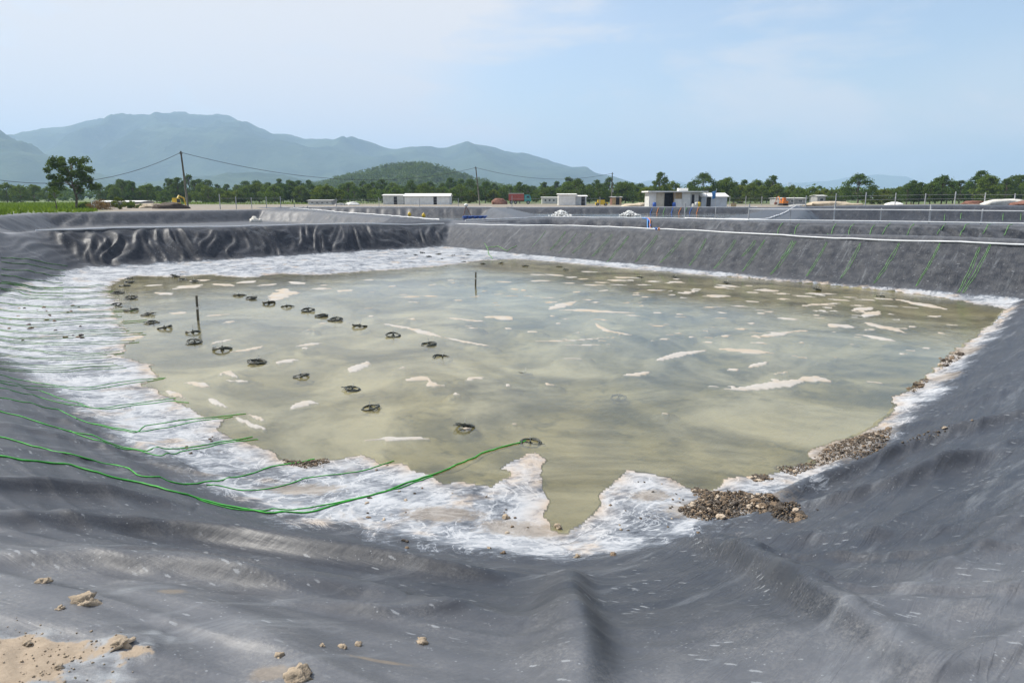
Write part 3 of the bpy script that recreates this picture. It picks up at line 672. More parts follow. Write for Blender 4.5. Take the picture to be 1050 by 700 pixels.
# ------------------------------------------------------------ foliage
def leaves(cent, n, size, rad, seed, flat_=.75):
    """n leaf faces around each clump centre; returns verts, quads"""
    g = np.random.default_rng(seed); C = np.repeat(np.asarray(cent), n, 0); m = len(C); rr = np.repeat(np.asarray(rad), n)
    d = g.normal(size=(m, 3)); d /= np.linalg.norm(d, axis=1)[:, None]; d *= (g.random(m) ** .45)[:, None]; d[:, 2] *= flat_
    P = C + d * rr[:, None]
    nrm = d + g.normal(size=(m, 3)) * .55 + np.array([0, 0, .35]); nrm /= np.linalg.norm(nrm, axis=1)[:, None]
    t = np.cross(nrm, g.normal(size=(m, 3))); t /= np.linalg.norm(t, axis=1)[:, None]; b = np.cross(nrm, t)
    s = size * (.6 + .8 * g.random(m))[:, None]
    V = np.stack([P - t * s, P - b * s * .45, P + t * s, P + b * s * .45], 1).reshape(-1, 3)
    return V, np.arange(m * 4).reshape(-1, 4)
def make_tree(name, h, wx, seed, m, trunk=.35, nclump=34, per=46, leaf=.20, umbrella=False, lean=0.):
    g = np.random.default_rng(seed); root = empty(name)
    cl, rd = [], []
    tb = MB(); top = Vector((lean * h, 0, h * .72))
    pts = [Vector((0, 0, -.3)), Vector((lean * h * .15 + .06 * h * g.normal() * .3, .02 * h, h * .22)), Vector((lean * h * .5, -.02 * h, h * .48)), top]
    tb.tube(pts, [h * .028, h * .022, h * .016, h * .006], 7)
    for k in range(nclump):
        a = g.random() * 2 * np.pi; u = g.random()
        zc = h * (trunk + (1 - trunk) * (.12 + .82 * u))
        env = math.sin(math.pi * min(1, max(0.02, (u * .78 + .16)))) if not umbrella else (.55 + .45 * math.sin(math.pi * (u * .7 + .2)))
        rr_ = wx * env * (.35 + .65 * math.sqrt(g.random())) * .92
        c = np.array([lean * zc + rr_ * math.cos(a), rr_ * math.sin(a), zc]); cl.append(c); rd.append(wx * g.uniform(.20, .36) * (1 if not umbrella else .62))
        if k % 3 == 0:
            s0 = pts[2].lerp(top, g.random() * .9) if zc > h * .55 else pts[1].lerp(pts[2], g.random())
            mid = s0.lerp(Vector(c), .5) + Vector((0, 0, .05 * h)); tb.tube([s0, mid, Vector(c)], [h * .010, h * .007, h * .003], 5)
    tb.build('trunk', M_BARK, root, True)
    V, F = leaves(cl, per, leaf, rd, seed + 5); np_mesh('crown', V, F, m, root)
    return root
PROTO = []
specs = [(7.4, 3.3, M_LEAF, .0), (8.6, 3.2, M_LEAF2, .02), (6.6, 3.6, M_LEAF, -.05), (9.4, 2.8, M_LEAF2, .05), (7.0, 2.7, M_LEAF, .0), (5.4, 3.2, M_LEAF3, -.08), (8.2, 3.9, M_LEAF2, .05)]
KIND = ['spreading mid green tree in the far treeline', 'tall dark green tree in the far treeline', 'low bushy green tree in the far treeline', 'narrow tall dark tree in the far treeline',
        'slim mid green tree in the far treeline', 'yellow green low shrub tree in the far treeline', 'broad dark crowned tree in the far treeline']
for i, (h, w, m, tr) in enumerate(specs): PROTO.append(make_tree('tree', h, w, 100 + i, m, tr, 58, 44, .25))
used = set()
def put_tree(i, px, Y, s, label=None, group='trees of the far treeline', squash=1.):
    o = PROTO[i] if i not in used else copy_tree(PROTO[i]); used.add(i)
    p = at(px, Y, None); o.location = p; o.rotation_euler = (0, 0, random.random() * 6.28); o.scale = (s * random.uniform(.9, 1.15), s * random.uniform(.9, 1.15), s * squash)
    tag(o, label or KIND[i], 'tree', group); return o
g = random.Random(5)
x = 118.
while x < 668:
    put_tree(g.choice([0, 1, 2, 2, 4, 5, 6]), x, g.uniform(190, 225), g.uniform(.55, .86)); x += g.uniform(5.5, 9.5)
x = 125.
while x < 672:
    put_tree(g.choice([0, 1, 3, 6, 1]), x, g.uniform(235, 290), g.uniform(.72, 1.08)); x += g.uniform(8, 13)
x = 676.
while x < 800:
    put_tree(g.choice([0, 1, 6, 4, 3, 2, 5]), x, g.uniform(180, 220), g.uniform(.6, .98)); x += g.uniform(4.5, 8)
x = 806.
while x < 870:
    put_tree(g.choice([2, 5, 4, 2]), x, g.uniform(180, 215), g.uniform(.5, .80)); x += g.uniform(5, 8)
put_tree(6, 879, 172, .98, 'big rounded dark tree standing free above the fence', squash=.92); put_tree(5, 893, 178, .8); put_tree(5, 905, 182, .72); put_tree(2, 914, 186, .62); put_tree(1, 934, 176, .80, 'dark tree with a raised crown behind the white tarpaulin', squash=.86)
x = 922.
while x < 1075:
    put_tree(g.choice([0, 1, 6, 2, 6]), x, g.uniform(165, 195), (.62 if x < 955 else g.uniform(.66, 1.0))); x += g.uniform(5, 8)
for px, Y, i, s in ((8, 210, 2, .9), (22, 205, 2, .8), (36, 215, 0, .75), (50, 240, 2, .8), (104, 225, 6, .75), (116, 230, 0, .8), (128, 262, 2, .9), (-15, 220, 0, .8)):
    put_tree(i, px, Y, s, 'green tree beyond the grass field', 'trees beyond the grass field')

# the wooded knoll: a mass of far crowns, one object
def wood(name, xs, ys, zs, n, seed, size, m, label):
    g = np.random.default_rng(seed); idx = g.choice(xs.size, n, replace=False)
    c = np.stack([xs.ravel()[idx], ys.ravel()[idx], zs.ravel()[idx] + size * .35], 1); c[:, :2] += g.normal(size=(n, 2)) * 3
    V, F = leaves(c, 40, size * .17, size * (.35 + .45 * g.random(n)), seed, .8); return tag(np_mesh(name, V, F, m), label, 'woodland', kind='stuff')
mk = hz > 3
wood('woodland', hx[mk], hy[mk], hz[mk], 1500, 5, 9, M_LEAF2, 'dense woodland covering the low rounded hill behind the sheds')
gx = np.random.default_rng(9); nx = 420; X_ = gx.uniform(-330, 470, nx); Y_ = gx.uniform(300, 430, nx)
wood('woodland', X_, Y_, np.full(nx, 2.), 400, 6, 8, M_LEAF2, 'far belt of dark woodland behind the treeline')

# the big tree by the field, its neighbours and bushes
big = make_tree('field_tree', 7.7, 4.0, 305, M_LEAF2, .24, 64, 110, .19, True, 0.0)
big.location = at(78, 106); big.scale = (.92, .92, 1.0); tag(big, 'large dark tree with layered crown at the edge of the grass field', 'tree')
sap = make_tree('sapling', 3.3, .9, 302, M_LEAF, .3, 12, 30, .15); sap.location = at(58, 101); tag(sap, 'thin small tree beside the large field tree', 'tree')
for px, Y, h, w, m, lb in ((123, 100, 1.7, 1.2, M_LEAF3, 'round bright green bush beside the low white roofed shed'), (105, 98, 1.2, 1.9, M_DRYBUSH, 'brownish dry bush next to the white crate'),
                           (138, 112, 1.1, 1.3, M_LEAF, 'low green bush in front of the sand heap'), (90, 104, .9, 1.4, M_LEAF3, 'low bush under the large field tree')):
    o = make_tree('bush', h, w, int(px), m, .02, 26, 60, .10); o.location = at(px, Y); tag(o, lb, 'bush')
gg_ = np.random.default_rng(31); n = 26000
gxs = gg_.uniform(-150, -36, n); gys = gg_.uniform(60, 190, n); gz, A = Z(gxs, gys, True); k = A['grass'] > .5; gxs, gys, gz = gxs[k], gys[k], gz[k]; n = len(gxs)
hh = gg_.uniform(.25, .6, n) * (1 + .5 * noise(gxs * .08, gys * .08)); aa = gg_.random(n) * 6.28; ww = .10 + .12 * gg_.random(n)
V = np.stack([np.stack([gxs - ww * np.cos(aa), gys - ww * np.sin(aa), gz - .05], 1), np.stack([gxs + ww * np.cos(aa), gys + ww * np.sin(aa), gz - .05], 1),
              np.stack([gxs + .25 * np.sin(aa), gys + .2 * np.cos(aa * 2), gz + hh], 1)], 1).reshape(-1, 3)
tag(np_mesh('grass', V, np.arange(n * 3).reshape(-1, 3), M_GRASS), 'tall bright green grass of the field behind the pond', 'grass', kind='stuff')

# ------------------------------------------------------------ poles and cables
def util_pole(px, Y, py_top, lean, label, extra):
    p = at(px, Y); h = row_z(py_top, Y) - p.z
    root = empty('utility_pole', p, 0, label, 'utility pole', 'utility poles along the farm')
    MB().tube([(0, 0, -.4), (lean * h * .5, 0, h * .5), (lean * h, 0, h)], [.17, .15, .11], 10).build('shaft', M_POLE, root, True)
    MB().tube([(lean * h - .28, 0, h - .35), (lean * h + .28, 0, h - .35)], .045, 6).build('crossarm', M_POLE, root)
    for s in (-1, 1): MB().lathe([(.02, 0), (.05, .03), (.05, .09), (.02, .13)], (lean * h + s * .22, 0, h - .30), 8).build('insulator', M_GREY, root)
    if extra == 'box':
        MB().box((.22, -.1, h * .42), (.45, .3, .8)).build('switch_box', M_GREY, root)
        MB().tube([(.5, .1, -.3), (.18, .02, h * .62)], .05, 6).build('brace', M_POLE, root)
    return p + Vector((lean * h, 0, h - .2))
t1 = util_pole(193, 110, 155, -.035, 'tall weathered pole beside the dark earth mound', None)
t2 = util_pole(492, 158, 171, -.10, 'leaning pole behind the pond with the blue raft', None)
t3 = util_pole(627, 190, 177, .0, 'brownish pole with a box beside the small brown hut', 'box')
t0 = Vector((-75, 92, row_z(172, 92))); t4 = at(905, 330) + Vector((0, 0, 8))
def cable(a, b, sag, label):
    pts = [a.lerp(b, i / 24) - Vector((0, 0, sag * 4 * (i / 24) * (1 - i / 24))) for i in range(25)]
    tag(MB().tube(pts, .035, 5).build('cable', M_WIRE), label, 'cable')
cable(t0, t1, 3.2, 'black cable sagging from the left to the tall weathered pole')
cable(t1, t2, 3.4, 'black cable between the weathered pole and the leaning pole')
cable(t2, t3, 2.0, 'black cable between the leaning pole and the brownish pole')

# ------------------------------------------------------------ pipes along the crests
def along(P, step):
    out = []
    for i in range(len(P) - 1):
        a, b = Vector(P[i]), Vector(P[i + 1]); n = max(1, int((b - a).length / step))
        out += [a.lerp(b, k / n) for k in range(n)]
    return out + [Vector(P[-1])]
def crest_pipe(P, r, label, m=None, lift=0.02):
    q = along(P, .8); xs = np.array([p[0] for p in q]) + .05 * np.array([random.uniform(-1, 1) for _ in q]); ys = np.array([p[1] for p in q])
    zs = Z(xs, ys); zs = np.convolve(np.pad(zs, 2, mode='edge'), np.ones(5) / 5, 'valid')
    return tag(MB().tube([(x, y, z + r * .6 + lift + random.uniform(-.02, .02)) for x, y, z in zip(xs, ys, zs)], r, 6).build('edge_pipe', m or M_PVC, None, True), label, 'pipe')
LC, FC, RC = (-24.4, 34.2), (-4.55, 51.3), (21.2, 22.9)
crest_pipe([(-23.9, 34.6), (-14.5, 42.9), (-5.0, 51.2)], .05, 'white pipe along the top of the heavily wrinkled far left bank')
crest_pipe([(-4.2, 51.3), (8.4, 37.2), (20.2, 23.9)], .04, 'white pipe along the top of the bank hung with green ropes')
crest_pipe([(20.6, 23.4), (23.5, 20.2), (27, 16)], .06, 'grey end of the pipe past the green ropes', M_GREYPIPE)
crest_pipe([(-5.6, 54.0), (-23.6, 89), (-40, 121)], .06, 'white pipe on the bank with the two yellow buoys')
crest_pipe([(-3.6, 53.5), (1.6, 60.4), (3.2, 62.3), (16.6, 57.2)], .06, 'white pipe on the bank behind the churned pond')
crest_pipe([(17.6, 57.4), (20.5, 56), (37, 91), (45.2, 109)], .075, 'white pipe that curves away along the bank between two ponds')
crest_pipe([(-42, 125), (-22, 124.2), (-3.4, 123.2)], .06, 'pale pipe along the far bank behind the blue raft')
crest_pipe([(-1, 123.2), (22, 122.8), (43, 122.2)], .06, 'pale pipe along the far bank before the flat roofed house')
# railing on the bank to the right
rl = along([(14.5, 58.2), (18.2, 53.4), (34.2, 45.2), (64, 35.1)], 2.95)
rail = empty('railing', (0, 0, 0), 0, 'white pipe railing with posts along the bank of the right hand pond', 'railing')
rz = Z(np.array([p[0] for p in rl]), np.array([p[1] for p in rl]))
lo, hi_ = [], []
for i, (p, z) in enumerate(zip(rl, rz)):
    hgt = 1.02 if i % 2 else 1.28
    MB().tube([(p[0], p[1], z - .3), (p[0] + random.uniform(-.03, .03), p[1], z + hgt)], .055 if i % 2 == 0 else .042, 8).build('post', M_GREYPIPE, rail)
    lo.append((p[0], p[1] - .09, z + .10)); hi_.append((p[0], p[1] - .085, z + .90))
MB().tube(lo, .055, 6).build('rail', M_PVC, rail); MB().tube(hi_[2:], .042, 6).build('rail', M_PVC, rail)
def fence(pts, step, h, label, name='wire_fence', r=.05, wires=2):
    q = along(pts, step); zs = Z(np.array([p[0] for p in q]), np.array([p[1] for p in q])); root = empty(name, (0, 0, 0), 0, label, 'fence')
    tops = []
    for p, z in zip(q, zs):
        hh = h * random.uniform(.85, 1.12); MB().box((p[0], p[1], z + hh / 2 - .15), (2 * r, 2 * r, hh + .3)).build('post', M_GREYPIPE, root); tops.append((p[0], p[1], z + h * .8))
    for k in range(wires): MB().tube([(a, b, c - k * h * .35) for a, b, c in tops], .012, 4).build('wire', M_GREYPIPE, root)
def gp(px, Y): v = at(px, Y); return (v.x, v.y)
fence([gp(226, 104), gp(316, 118)], 2.7, 2.0, 'grey post fence behind the wrinkled far left bank')
fence([gp(345, 128), gp(470, 138)], 6.5, 1.7, 'sparse grey posts before the white sheds')
fence([gp(826, 92), gp(1070, 92)], 3.8, 1.55, 'grey post and wire fence in front of the right hand trees')
fence([gp(748, 150), gp(830, 150)], 3.2, 1.9, 'grey post fence behind the blue grey shed')
fence([gp(525, 125.5), gp(615, 125.5)], 8, 1.9, 'thin grey posts on the bank by the white hut')

# ------------------------------------------------------------ buildings
def house_flat():
    Y = 128; p = at(693, Y); px = Y * CP / 700 * 1.0; u = lambda q: (q - 693) * .1795
    root = empty('flat_roofed_house', p, 0, 'long white and tan house with flat white roof on the far bank', 'house')
    d = 5.
    MB().box((u(669), .15, 1.3), (u(673) - u(666), .3, 2.6)).build('wall', M_WHITE, root)
    MB().box((u(676.8), .2, 1.3), (u(681.2) - u(673), .24, 2.6)).build('panel', M_BOARD, root)
    MB().box((u(694.5), .2, 1.3), (u(699) - u(690.5), .24, 2.6)).build('panel', M_TAN, root)
    MB().box((u(703.2), .15, 1.3), (u(707.5) - u(699.1), .3, 2.6)).build('wall', M_WHITE, root)
    MB().box((u(711.8), .2, 1.3), (u(716) - u(707.7), .24, 2.6)).build('wall', M_OFFW, root)
    MB().box((0, d, 1.3), (u(716) - u(666), .2, 2.6)).build('wall', M_GREY, root)
    for q in (666.5, 715.8): MB().box((u(q), d / 2 + .1, 1.3), (.16, d - .3, 2.58)).build('wall', M_OFFW, root)
    MB().box((u(685.8), 1.6, 1.2), (u(690.3) - u(681.4), .1, 2.4)).build('doorway_shade', M_DARK, root)  # dark sheet standing in for the shade inside the opening
    MB().box((u(710.2), .06, 1.15), (.5, .06, 2.1)).build('door', M_DARK, root)
    MB().prism([(u(663), 2.62), (u(724), 2.66), (u(724), 2.82), (u(663), 2.86)], -1.0, d + .5).build('roof', M_WHITE, root)
    MB().box((u(702), 2.2, 3.12), (1.8, 1.2, .52)).build('water_tank', M_WHITE, root, bevel=.05)
    MB().box((u(694.5), -.35, .75), (1.45, .05, 1.35)).build('white_board', M_WHITE, root)
    for q in (664.6, 690.4, 722.5): MB().tube([(u(q), -.85, 0), (u(q), -.85, 2.63)], .05, 6).build('post', M_GREYPIPE, root)
    return p
hp = house_flat()
def gable(name, px0, px1, Y, h, label, m_front, m_side, roof, depth=5., lean_roof=0.3, door=None, cat='shed', nwin=0):
    a, b = at(px0, Y), at(px1, Y); w = b.x - a.x; c = (a + b) / 2
    root = empty(name, (c.x, Y, min(a.z, b.z) - .05), 0, label, cat)
    MB().box((0, .06, h / 2), (w, .12, h)).build('front_wall', m_front, root); MB().box((0, depth - .06, h / 2), (w, .12, h)).build('back_wall', m_side, root)
    for s in (-1, 1):
        MB().quadmesh([(s * w / 2 - .06, .12, 0), (s * w / 2 + .06, .12, 0), (s * w / 2 + .06, depth - .12, 0), (s * w / 2 - .06, depth - .12, 0),
                       (s * w / 2 - .06, .12, h), (s * w / 2 + .06, .12, h), (s * w / 2 + .06, depth - .12, h), (s * w / 2 - .06, depth - .12, h),
                       (s * w / 2 - .06, depth / 2, h + lean_roof), (s * w / 2 + .06, depth / 2, h + lean_roof)],
                      [(0, 1, 5, 4), (2, 3, 7, 6), (0, 4, 8, 7, 3), (1, 2, 6, 9, 5), (4, 5, 9, 8), (8, 9, 6, 7)]).build('side_wall', m_side, root)
    e = .3
    for s, y0 in ((1, -e), (-1, depth + e)):
        MB().quadmesh([(-w / 2 - e, y0, h - .08 + .05), (w / 2 + e, y0, h - .03), (w / 2 + e, depth / 2, h + lean_roof + .06), (-w / 2 - e, depth / 2, h + lean_roof + .06),
                       (-w / 2 - e, y0, h + .05), (w / 2 + e, y0, h + .05), (w / 2 + e, depth / 2, h + lean_roof + .14), (-w / 2 - e, depth / 2, h + lean_roof + .14)],
                      [(0, 3, 2, 1), (4, 5, 6, 7), (0, 1, 5, 4), (1, 2, 6, 5), (2, 3, 7, 6), (3, 0, 4, 7)]).build('roof', roof, root)
    if door is not None: MB().box((door * w, -.02, .95), (.8, .06, 1.9)).build('door', M_DARK, root)
    for i in range(nwin):
        xw = (-.5 + (i + .5) / nwin) * w * .85; wo = MB().box((xw, -.03, h * .58), (w * .5 / nwin, .06, h * .34)).build('window', M_WHITE, root); MB().box((xw, -.07, h * .58), (w * .5 / nwin - .14, .04, h * .34 - .14)).build('pane', M_GLASS, wo)
    return root
gable('shed', 719, 745, 129, 1.9, 'low blue grey shed joined to the flat roofed house', M_BLUEGREY, M_BLUEGREY, M_WHITE, 5, .55, -.22)
gable('shed', 415, 461, 168, 2.05, 'long white shed with one dark door behind the ponds', M_WHITE, M_BLUEGREY, M_WHITE, 6, .5, .18)  # blue grey sides: shade on the white gable ends put into the colour
gable('shed', 393, 414, 170, 2.2, 'short white shed with boxy roof left of the long white shed', M_OFFW, M_OFFW, M_WHITE, 6, .15, .1)
gable('hut', 573, 590, 150, 2.35, 'white boxy hut with side walls greyed as shade on the far bank', M_WHITE, M_OFFW, M_WHITE, 4, .06)  # side walls a greyer white, their shade put into the colour
gable('hut', 590.5, 601, 151, 1.95, 'lean-to in shade grey with pale roof against the white boxy hut', M_BLUEGREY, M_BLUEGREY, M_WHITE, 4, .12, .2)  # the hut's shaded right face, its shade put into the wall colour
gable('hut', 627.5, 637, 160, 1.75, 'small brown wooden hut at the foot of the brownish pole', M_TAN, M_RUST, M_GREY, 3, .05, .1)
gable('shed', 316, 340, 165, 1.0, 'low derelict shed with dark openings before the wooded hill', M_OFFW, M_GREY, M_GREY, 5, .1, None, 'shed', 4)
gable('shed', 101, 144, 128, 1.0, 'long low shed with flat white roof beyond the bushes', M_GREY, M_GREY, M_WHITE, 5, .08, None, 'shed', 3)
gable('container', 556, 571, 190, 1.7, 'beige cabin with windows between the truck and the white hut', M_OFFW, M_OFFW, M_OFFW, 4, .05, None, 'cabin', 3)
gable('shed', 799, 826, 162, 1.5, 'open low shed with pale flat roof behind the orange excavator', M_GREY, M_GREY, M_OFFW, 6, .05, None, 'shed', 3)
gable('shed', 838, 846, 170, 2.1, 'small grey cabin half hidden among trees', M_GREY, M_GREY, M_OFFW, 4, .1, None, 'shed', 1)
def block(px0, px1, Y, top, m, label, rows, cols, name='building'):
    a, b = at(px0, Y), at(px1, Y); w = b.x - a.x; h = row_z(top, Y) - a.z; root = empty(name, ((a.x + b.x) / 2, Y, a.z), 0, label, 'building')
    MB().box((0, 5, h / 2), (w, 10, h)).build('wall', m, root); MB().box((0, 5, h + .2), (w + .6, 10.6, .4)).build('roof', M_OFFW, root)
    for r_ in range(rows):
        for c_ in range(cols):
            wo = MB().box(((c_ + .5) / cols * w - w / 2, -.05, (r_ + .55) / rows * h), (w / cols * .5, .1, h / rows * .5)).build('window', M_WHITE, root)
            MB().box(((c_ + .5) / cols * w - w / 2, -.12, (r_ + .55) / rows * h), (w / cols * .42, .05, h / rows * .42)).build('pane', M_GLASS, wo)
block(122, 133, 420, 194, M_BRICK, 'red brick house far behind the field tree', 2, 3); block(134, 140, 430, 196, M_OFFW, 'pale house beside the far red brick house', 2, 2)
for px0, px1, tp, lb in ((807, 810.5, 187, 'taller slab tower fading in haze on the far skyline'), (811.5, 814, 188.5, 'slim tower fading in haze beside the slab tower'), (816, 820, 190.5, 'low broad tower fading in haze on the far skyline'), (824, 827, 191, 'small far tower on the hazy skyline right of the others')):
    block(px0, px1, 5200, tp, M_OFFW, lb, 6, 2, 'tower')

# ------------------------------------------------------------ vehicles and machines
def wheel(parent, x, y, r, w=.3):
    t = MB().tube([(x, y - w / 2, r), (x, y + w / 2, r)], r, 14).build('wheel', M_TYRE, parent); MB().tube([(x, y - w / 2 - .02, r), (x, y - w / 2 + .02, r)], r * .5, 10).build('rim', M_GREY, t)
p = at(533, 178); trk = empty('truck', p, 0, 'red cargo truck with teal cab parked before the treeline', 'truck')
MB().box((-.9, 1.1, 1.75), (3.9, 2.2, 1.7)).build('cargo_box', M_RED, trk, bevel=.04); MB().box((-.9, 1.1, 2.68), (3.95, 2.25, .14)).build('tarp_cover', M_OFFW, trk)
MB().prism([(1.2, .7), (2.9, .7), (2.9, 1.5), (2.55, 2.35), (1.2, 2.4)], .05, 2.15).build('cab', M_TEAL, trk); MB().box((2.1, .03, 1.85), (.7, .06, .5)).build('side_window', M_GLASS, trk)
MB().box((.2, 1.1, .72), (5.2, 1.0, .22)).build('chassis', M_DARK, trk)
for x in (-2.2, -1.1, 2.15):
    for y in (.15, 2.05): wheel(trk, x, y, .45)
def excavator(px, Y, s, label, m):
    p = at(px, Y); e = empty('excavator', p, 0, label, 'excavator'); e.scale = (s, s, s)
    for y in (-.9, .9):
        MB().prism([(-1.7, .15), (-1.3, 0), (1.3, 0), (1.7, .15), (1.7, .55), (1.3, .75), (-1.3, .75), (-1.7, .55)], y - .25, y + .25).build('track', M_TYRE, e)
    MB().box((-.3, 0, 1.3), (2.9, 2.2, .9)).build('body', m, e, bevel=.08); cb = MB().prism([(-.2, 1.76), (1.1, 1.76), (1.0, 3.0), (-.1, 3.05)], -1.0, .1).build('cab', m, e)
    MB().box((.45, -1.02, 2.45), (.9, .05, .75)).build('window', M_GLASS, cb)
    MB().tube([(1.0, .6, 1.6), (2.6, .6, 3.5), (4.0, .6, 3.0)], [.22, .2, .16], 6).build('boom', m, e); MB().tube([(4.0, .6, 3.1), (4.5, .6, 1.2)], [.16, .13], 6).build('arm', m, e)
    MB().prism([(4.2, 1.25), (4.8, 1.3), (5.0, .6), (4.4, .35), (4.0, .7)], .15, 1.05).build('bucket', M_RUST, e)
    return e
e1 = excavator(178, 122, .82, 'yellow excavator half hidden behind the dark earth mound', M_YELLOW); e1.location.z -= .9; e1.rotation_euler.z = R(75)
e2 = excavator(803, 150, .55, 'orange excavator on the far bank beside the open shed', M_ORANGE); e2.rotation_euler.z = R(100)
p = at(617, 146); ym = empty('loader', p, 0, 'small yellow machine with dark engine near the small brown hut', 'machine')
MB().box((0, .6, .45), (2.6, 1.2, .5)).build('body', M_YELLOW, ym, bevel=.06); MB().box((-.1, .6, .95), (1.5, .9, .5)).build('engine', M_YELLOW, ym, bevel=.06); MB().box((.1, .6, 1.4), (.8, .6, .4)).build('engine_top', M_DARK, ym)
for x in (-.85, .85):
    for y in (.02, 1.18): wheel(ym, x, y, .3, .18)
def blob(c, r, seed, n=10, amp=.3, flat_=.6):
    """a lumpy heap or clod"""
    gq = np.random.default_rng(seed); mb = MB(); rings = 7; b = 0; V, F = [], []
    off = gq.random(2) * 50
    for i in range(rings + 1):
        ph = -.35 + (math.pi / 2 + .35) * i / rings
        for k in range(n):
            a = 2 * math.pi * k / n; fq = min(1, abs(math.cos(ph)) * 1.1 + .06); nz_ = lambda k_: float(noise(off[0] + k_ * math.cos(a) * math.cos(ph) + i * .05, off[1] + k_ * math.sin(a) * math.cos(ph) + 1.2 * k_ * ph)); d = 1 + fq * (amp * nz_(1.3) + amp * .5 * nz_(3.4) + amp * .12 * gq.normal())
            V.append((c[0] + r[0] * d * math.cos(a) * math.cos(ph), c[1] + r[1] * d * math.sin(a) * math.cos(ph), c[2] + r[2] * d * math.sin(ph)))
    for i in range(rings):
        for k in range(n): l = (k + 1) % n; F.append((i * n + k, i * n + l, (i + 1) * n + l, (i + 1) * n + k))
    F.append(tuple(rings * n + k for k in range(n)))
    return mb.quadmesh(V, F)
def heap(name, px, Y, rx, ry, rz_, m, label, seed, cat='heap'):
    p = at(px, Y); o = blob((0, 0, 0), (rx, ry, rz_), seed, 22, .35).build(name, m, None, True); o.location = (p.x, p.y, p.z - .05); tag(o, label, cat); return o
heap('earth_mound', 175, 108, 2.4, 2, 1.0, M_DSOIL, 'dark brown earth mound in front of the yellow excavator', 4, 'mound')
heap('sand_heap', 152, 115, 2.6, 2.5, .75, M_SANDH, 'pale sand heap right of the bushes', 5)
heap('sand_heap', 648, 140, 2.2, 1.5, .55, M_SANDH, 'pale sand heap left of the flat roofed house', 6)
heap('sand_heap', 657, 142, 1.8, 1.5, .75, M_SANDH, 'taller pale heap right against the flat roofed house', 16)
heap('sand_bank', 852, 98, 4.2, 1.2, .7, M_SANDH, 'long low tan sand bank behind the railing', 7, 'sand bank'); heap('sand_heap', 1030, 90, 3.6, 1.5, .75, M_BAG, 'pale covered heap behind the railing', 8)
heap('earth_mound', 1050, 89, 2.2, 1.5, .6, M_RUST, 'reddish earth mound beside the pale covered heap', 9, 'mound'); heap('earth_mound', 998, 94, 1.6, 1, .5, M_RUST, 'small reddish mound behind the wire fence', 19, 'mound')
heap('tarp_cover', 917, 128, 1.9, 1.2, .95, M_WHITE, 'white tarpaulin heaped over something before the trees', 10, 'tarpaulin')
heap('scrap_heap', 512, 172, 2, 1.4, 1.5, M_RUST, 'reddish scrap heap left of the cargo truck', 11); heap('gravel_heap', 822, 118, 2.6, 1.5, .6, M_GREY, 'grey gravel heap beside the tan sand bank', 12)
heap('rubble_heap', 362, 158, 1.6, 1.3, .8, M_OFFW, 'pale rubble heap left of the short white shed', 13); heap('rubble_heap', 349, 155, 1.3, 1, .5, M_GREY, 'grey rubble heap near the derelict shed', 14)
for px, s, lb in ((261, 1.0, 'white cloth sack slumped on the bank crest before the fence'), (267, .6, 'small white bag beside the larger slumped sack')):
    p = at(px, 92); o = blob((0, 0, 0), (.62 * s, .45 * s, .75 * s), 60 + px, 14, .45).build('sack', M_BAG, None, True); o.location = p; tag(o, lb, 'sack')
# white crate cage
p = at(98, 103); cg = empty('white_crate', p, 0, 'white slatted upright crate beneath the large field tree', 'crate')
for i in range(4): MB().box((-.5 + i * .333, 0, .65), (.13, .06, 1.3)).build('slat', M_WHITE, cg)
for z in (.1, .7, 1.28): MB().box((0, .07, z), (1.2, .06, .12)).build('rail', M_WHITE, cg)
MB().box((0, .5, .65), (1.15, .06, 1.25)).build('back_panel', M_OFFW, cg)
# barrels, flag, board, raft, buoys
for px, lb in ((671, 'blue barrel before the left end of the flat roofed house'), (691, 'blue barrel beside the white board of the flat roofed house')):
    p = at(px, 126.6); b_ = empty('barrel', p, 0, lb, 'barrel'); MB().lathe([(.30, 0), (.33, .12), (.33, .40), (.35, .45), (.33, .5), (.32, .74), (.28, .78)], n=14).build('drum', M_BLUE, b_, True); MB().lathe([(.26, .78), (.26, .81), (.1, .82)], n=14).build('lid', M_BLUE, b_)
for k, (px, m, lb) in enumerate(((710.5, M_BAG, 'pale sack left in front of the house door'), (714, M_OFFW, 'pale bucket right of the sack at the house door'), (716.5, M_YELLOW, 'yellow drum at the corner of the blue grey shed'))):
    p = at(px, 126.4); o = (blob((0, 0, 0), (.4, .35, .6), 77, 12, .3) if k == 0 else MB().lathe([(.26, 0), (.3, .2), (.34, .75), (.3, .8), (.12, .9)], n=12)).build(('sack', 'bucket', 'drum')[k], m, None, True); o.location = p; tag(o, lb, ('sack', 'bucket', 'drum')[k])
p = at(733.5, 125.6); fl = empty('flag', p, 0, 'blue and teal flag hanging from a pole before the shed', 'flag'); MB().tube([(0, 0, -.2), (0, 0, 3.3)], .04, 6).build('pole', M_GREYPIPE, fl)
cl = MB(); nn = 8
vv = [(-.06 - .75 * i / nn * (1 - .3 * j / 6), .10 * math.sin(i * 1.3 + j * .5), 2.9 - .17 * j * 1.25 - .25 * i / nn) for j in range(7) for i in range(nn + 1)]
cl.quadmesh(vv, [(j * (nn + 1) + i, j * (nn + 1) + i + 1, (j + 1) * (nn + 1) + i + 1, (j + 1) * (nn + 1) + i) for j in range(6) for i in range(nn)]); o = cl.build('cloth', M_BLUEHOSE, fl, True); sm = o.modifiers.new('thick', 'SOLIDIFY'); sm.thickness = .02
p = at(752, 122.6); bd = empty('notice_board', p, 0, 'tan square board on a post at the end of the far bank', 'board'); MB().box((0, 0, .35), (.95, .06, .85)).build('panel', M_TAN, bd, bevel=.01); MB().tube([(-.2, .06, -.6), (-.2, .06, .6)], .04, 6).build('post', M_GREYPIPE, bd)
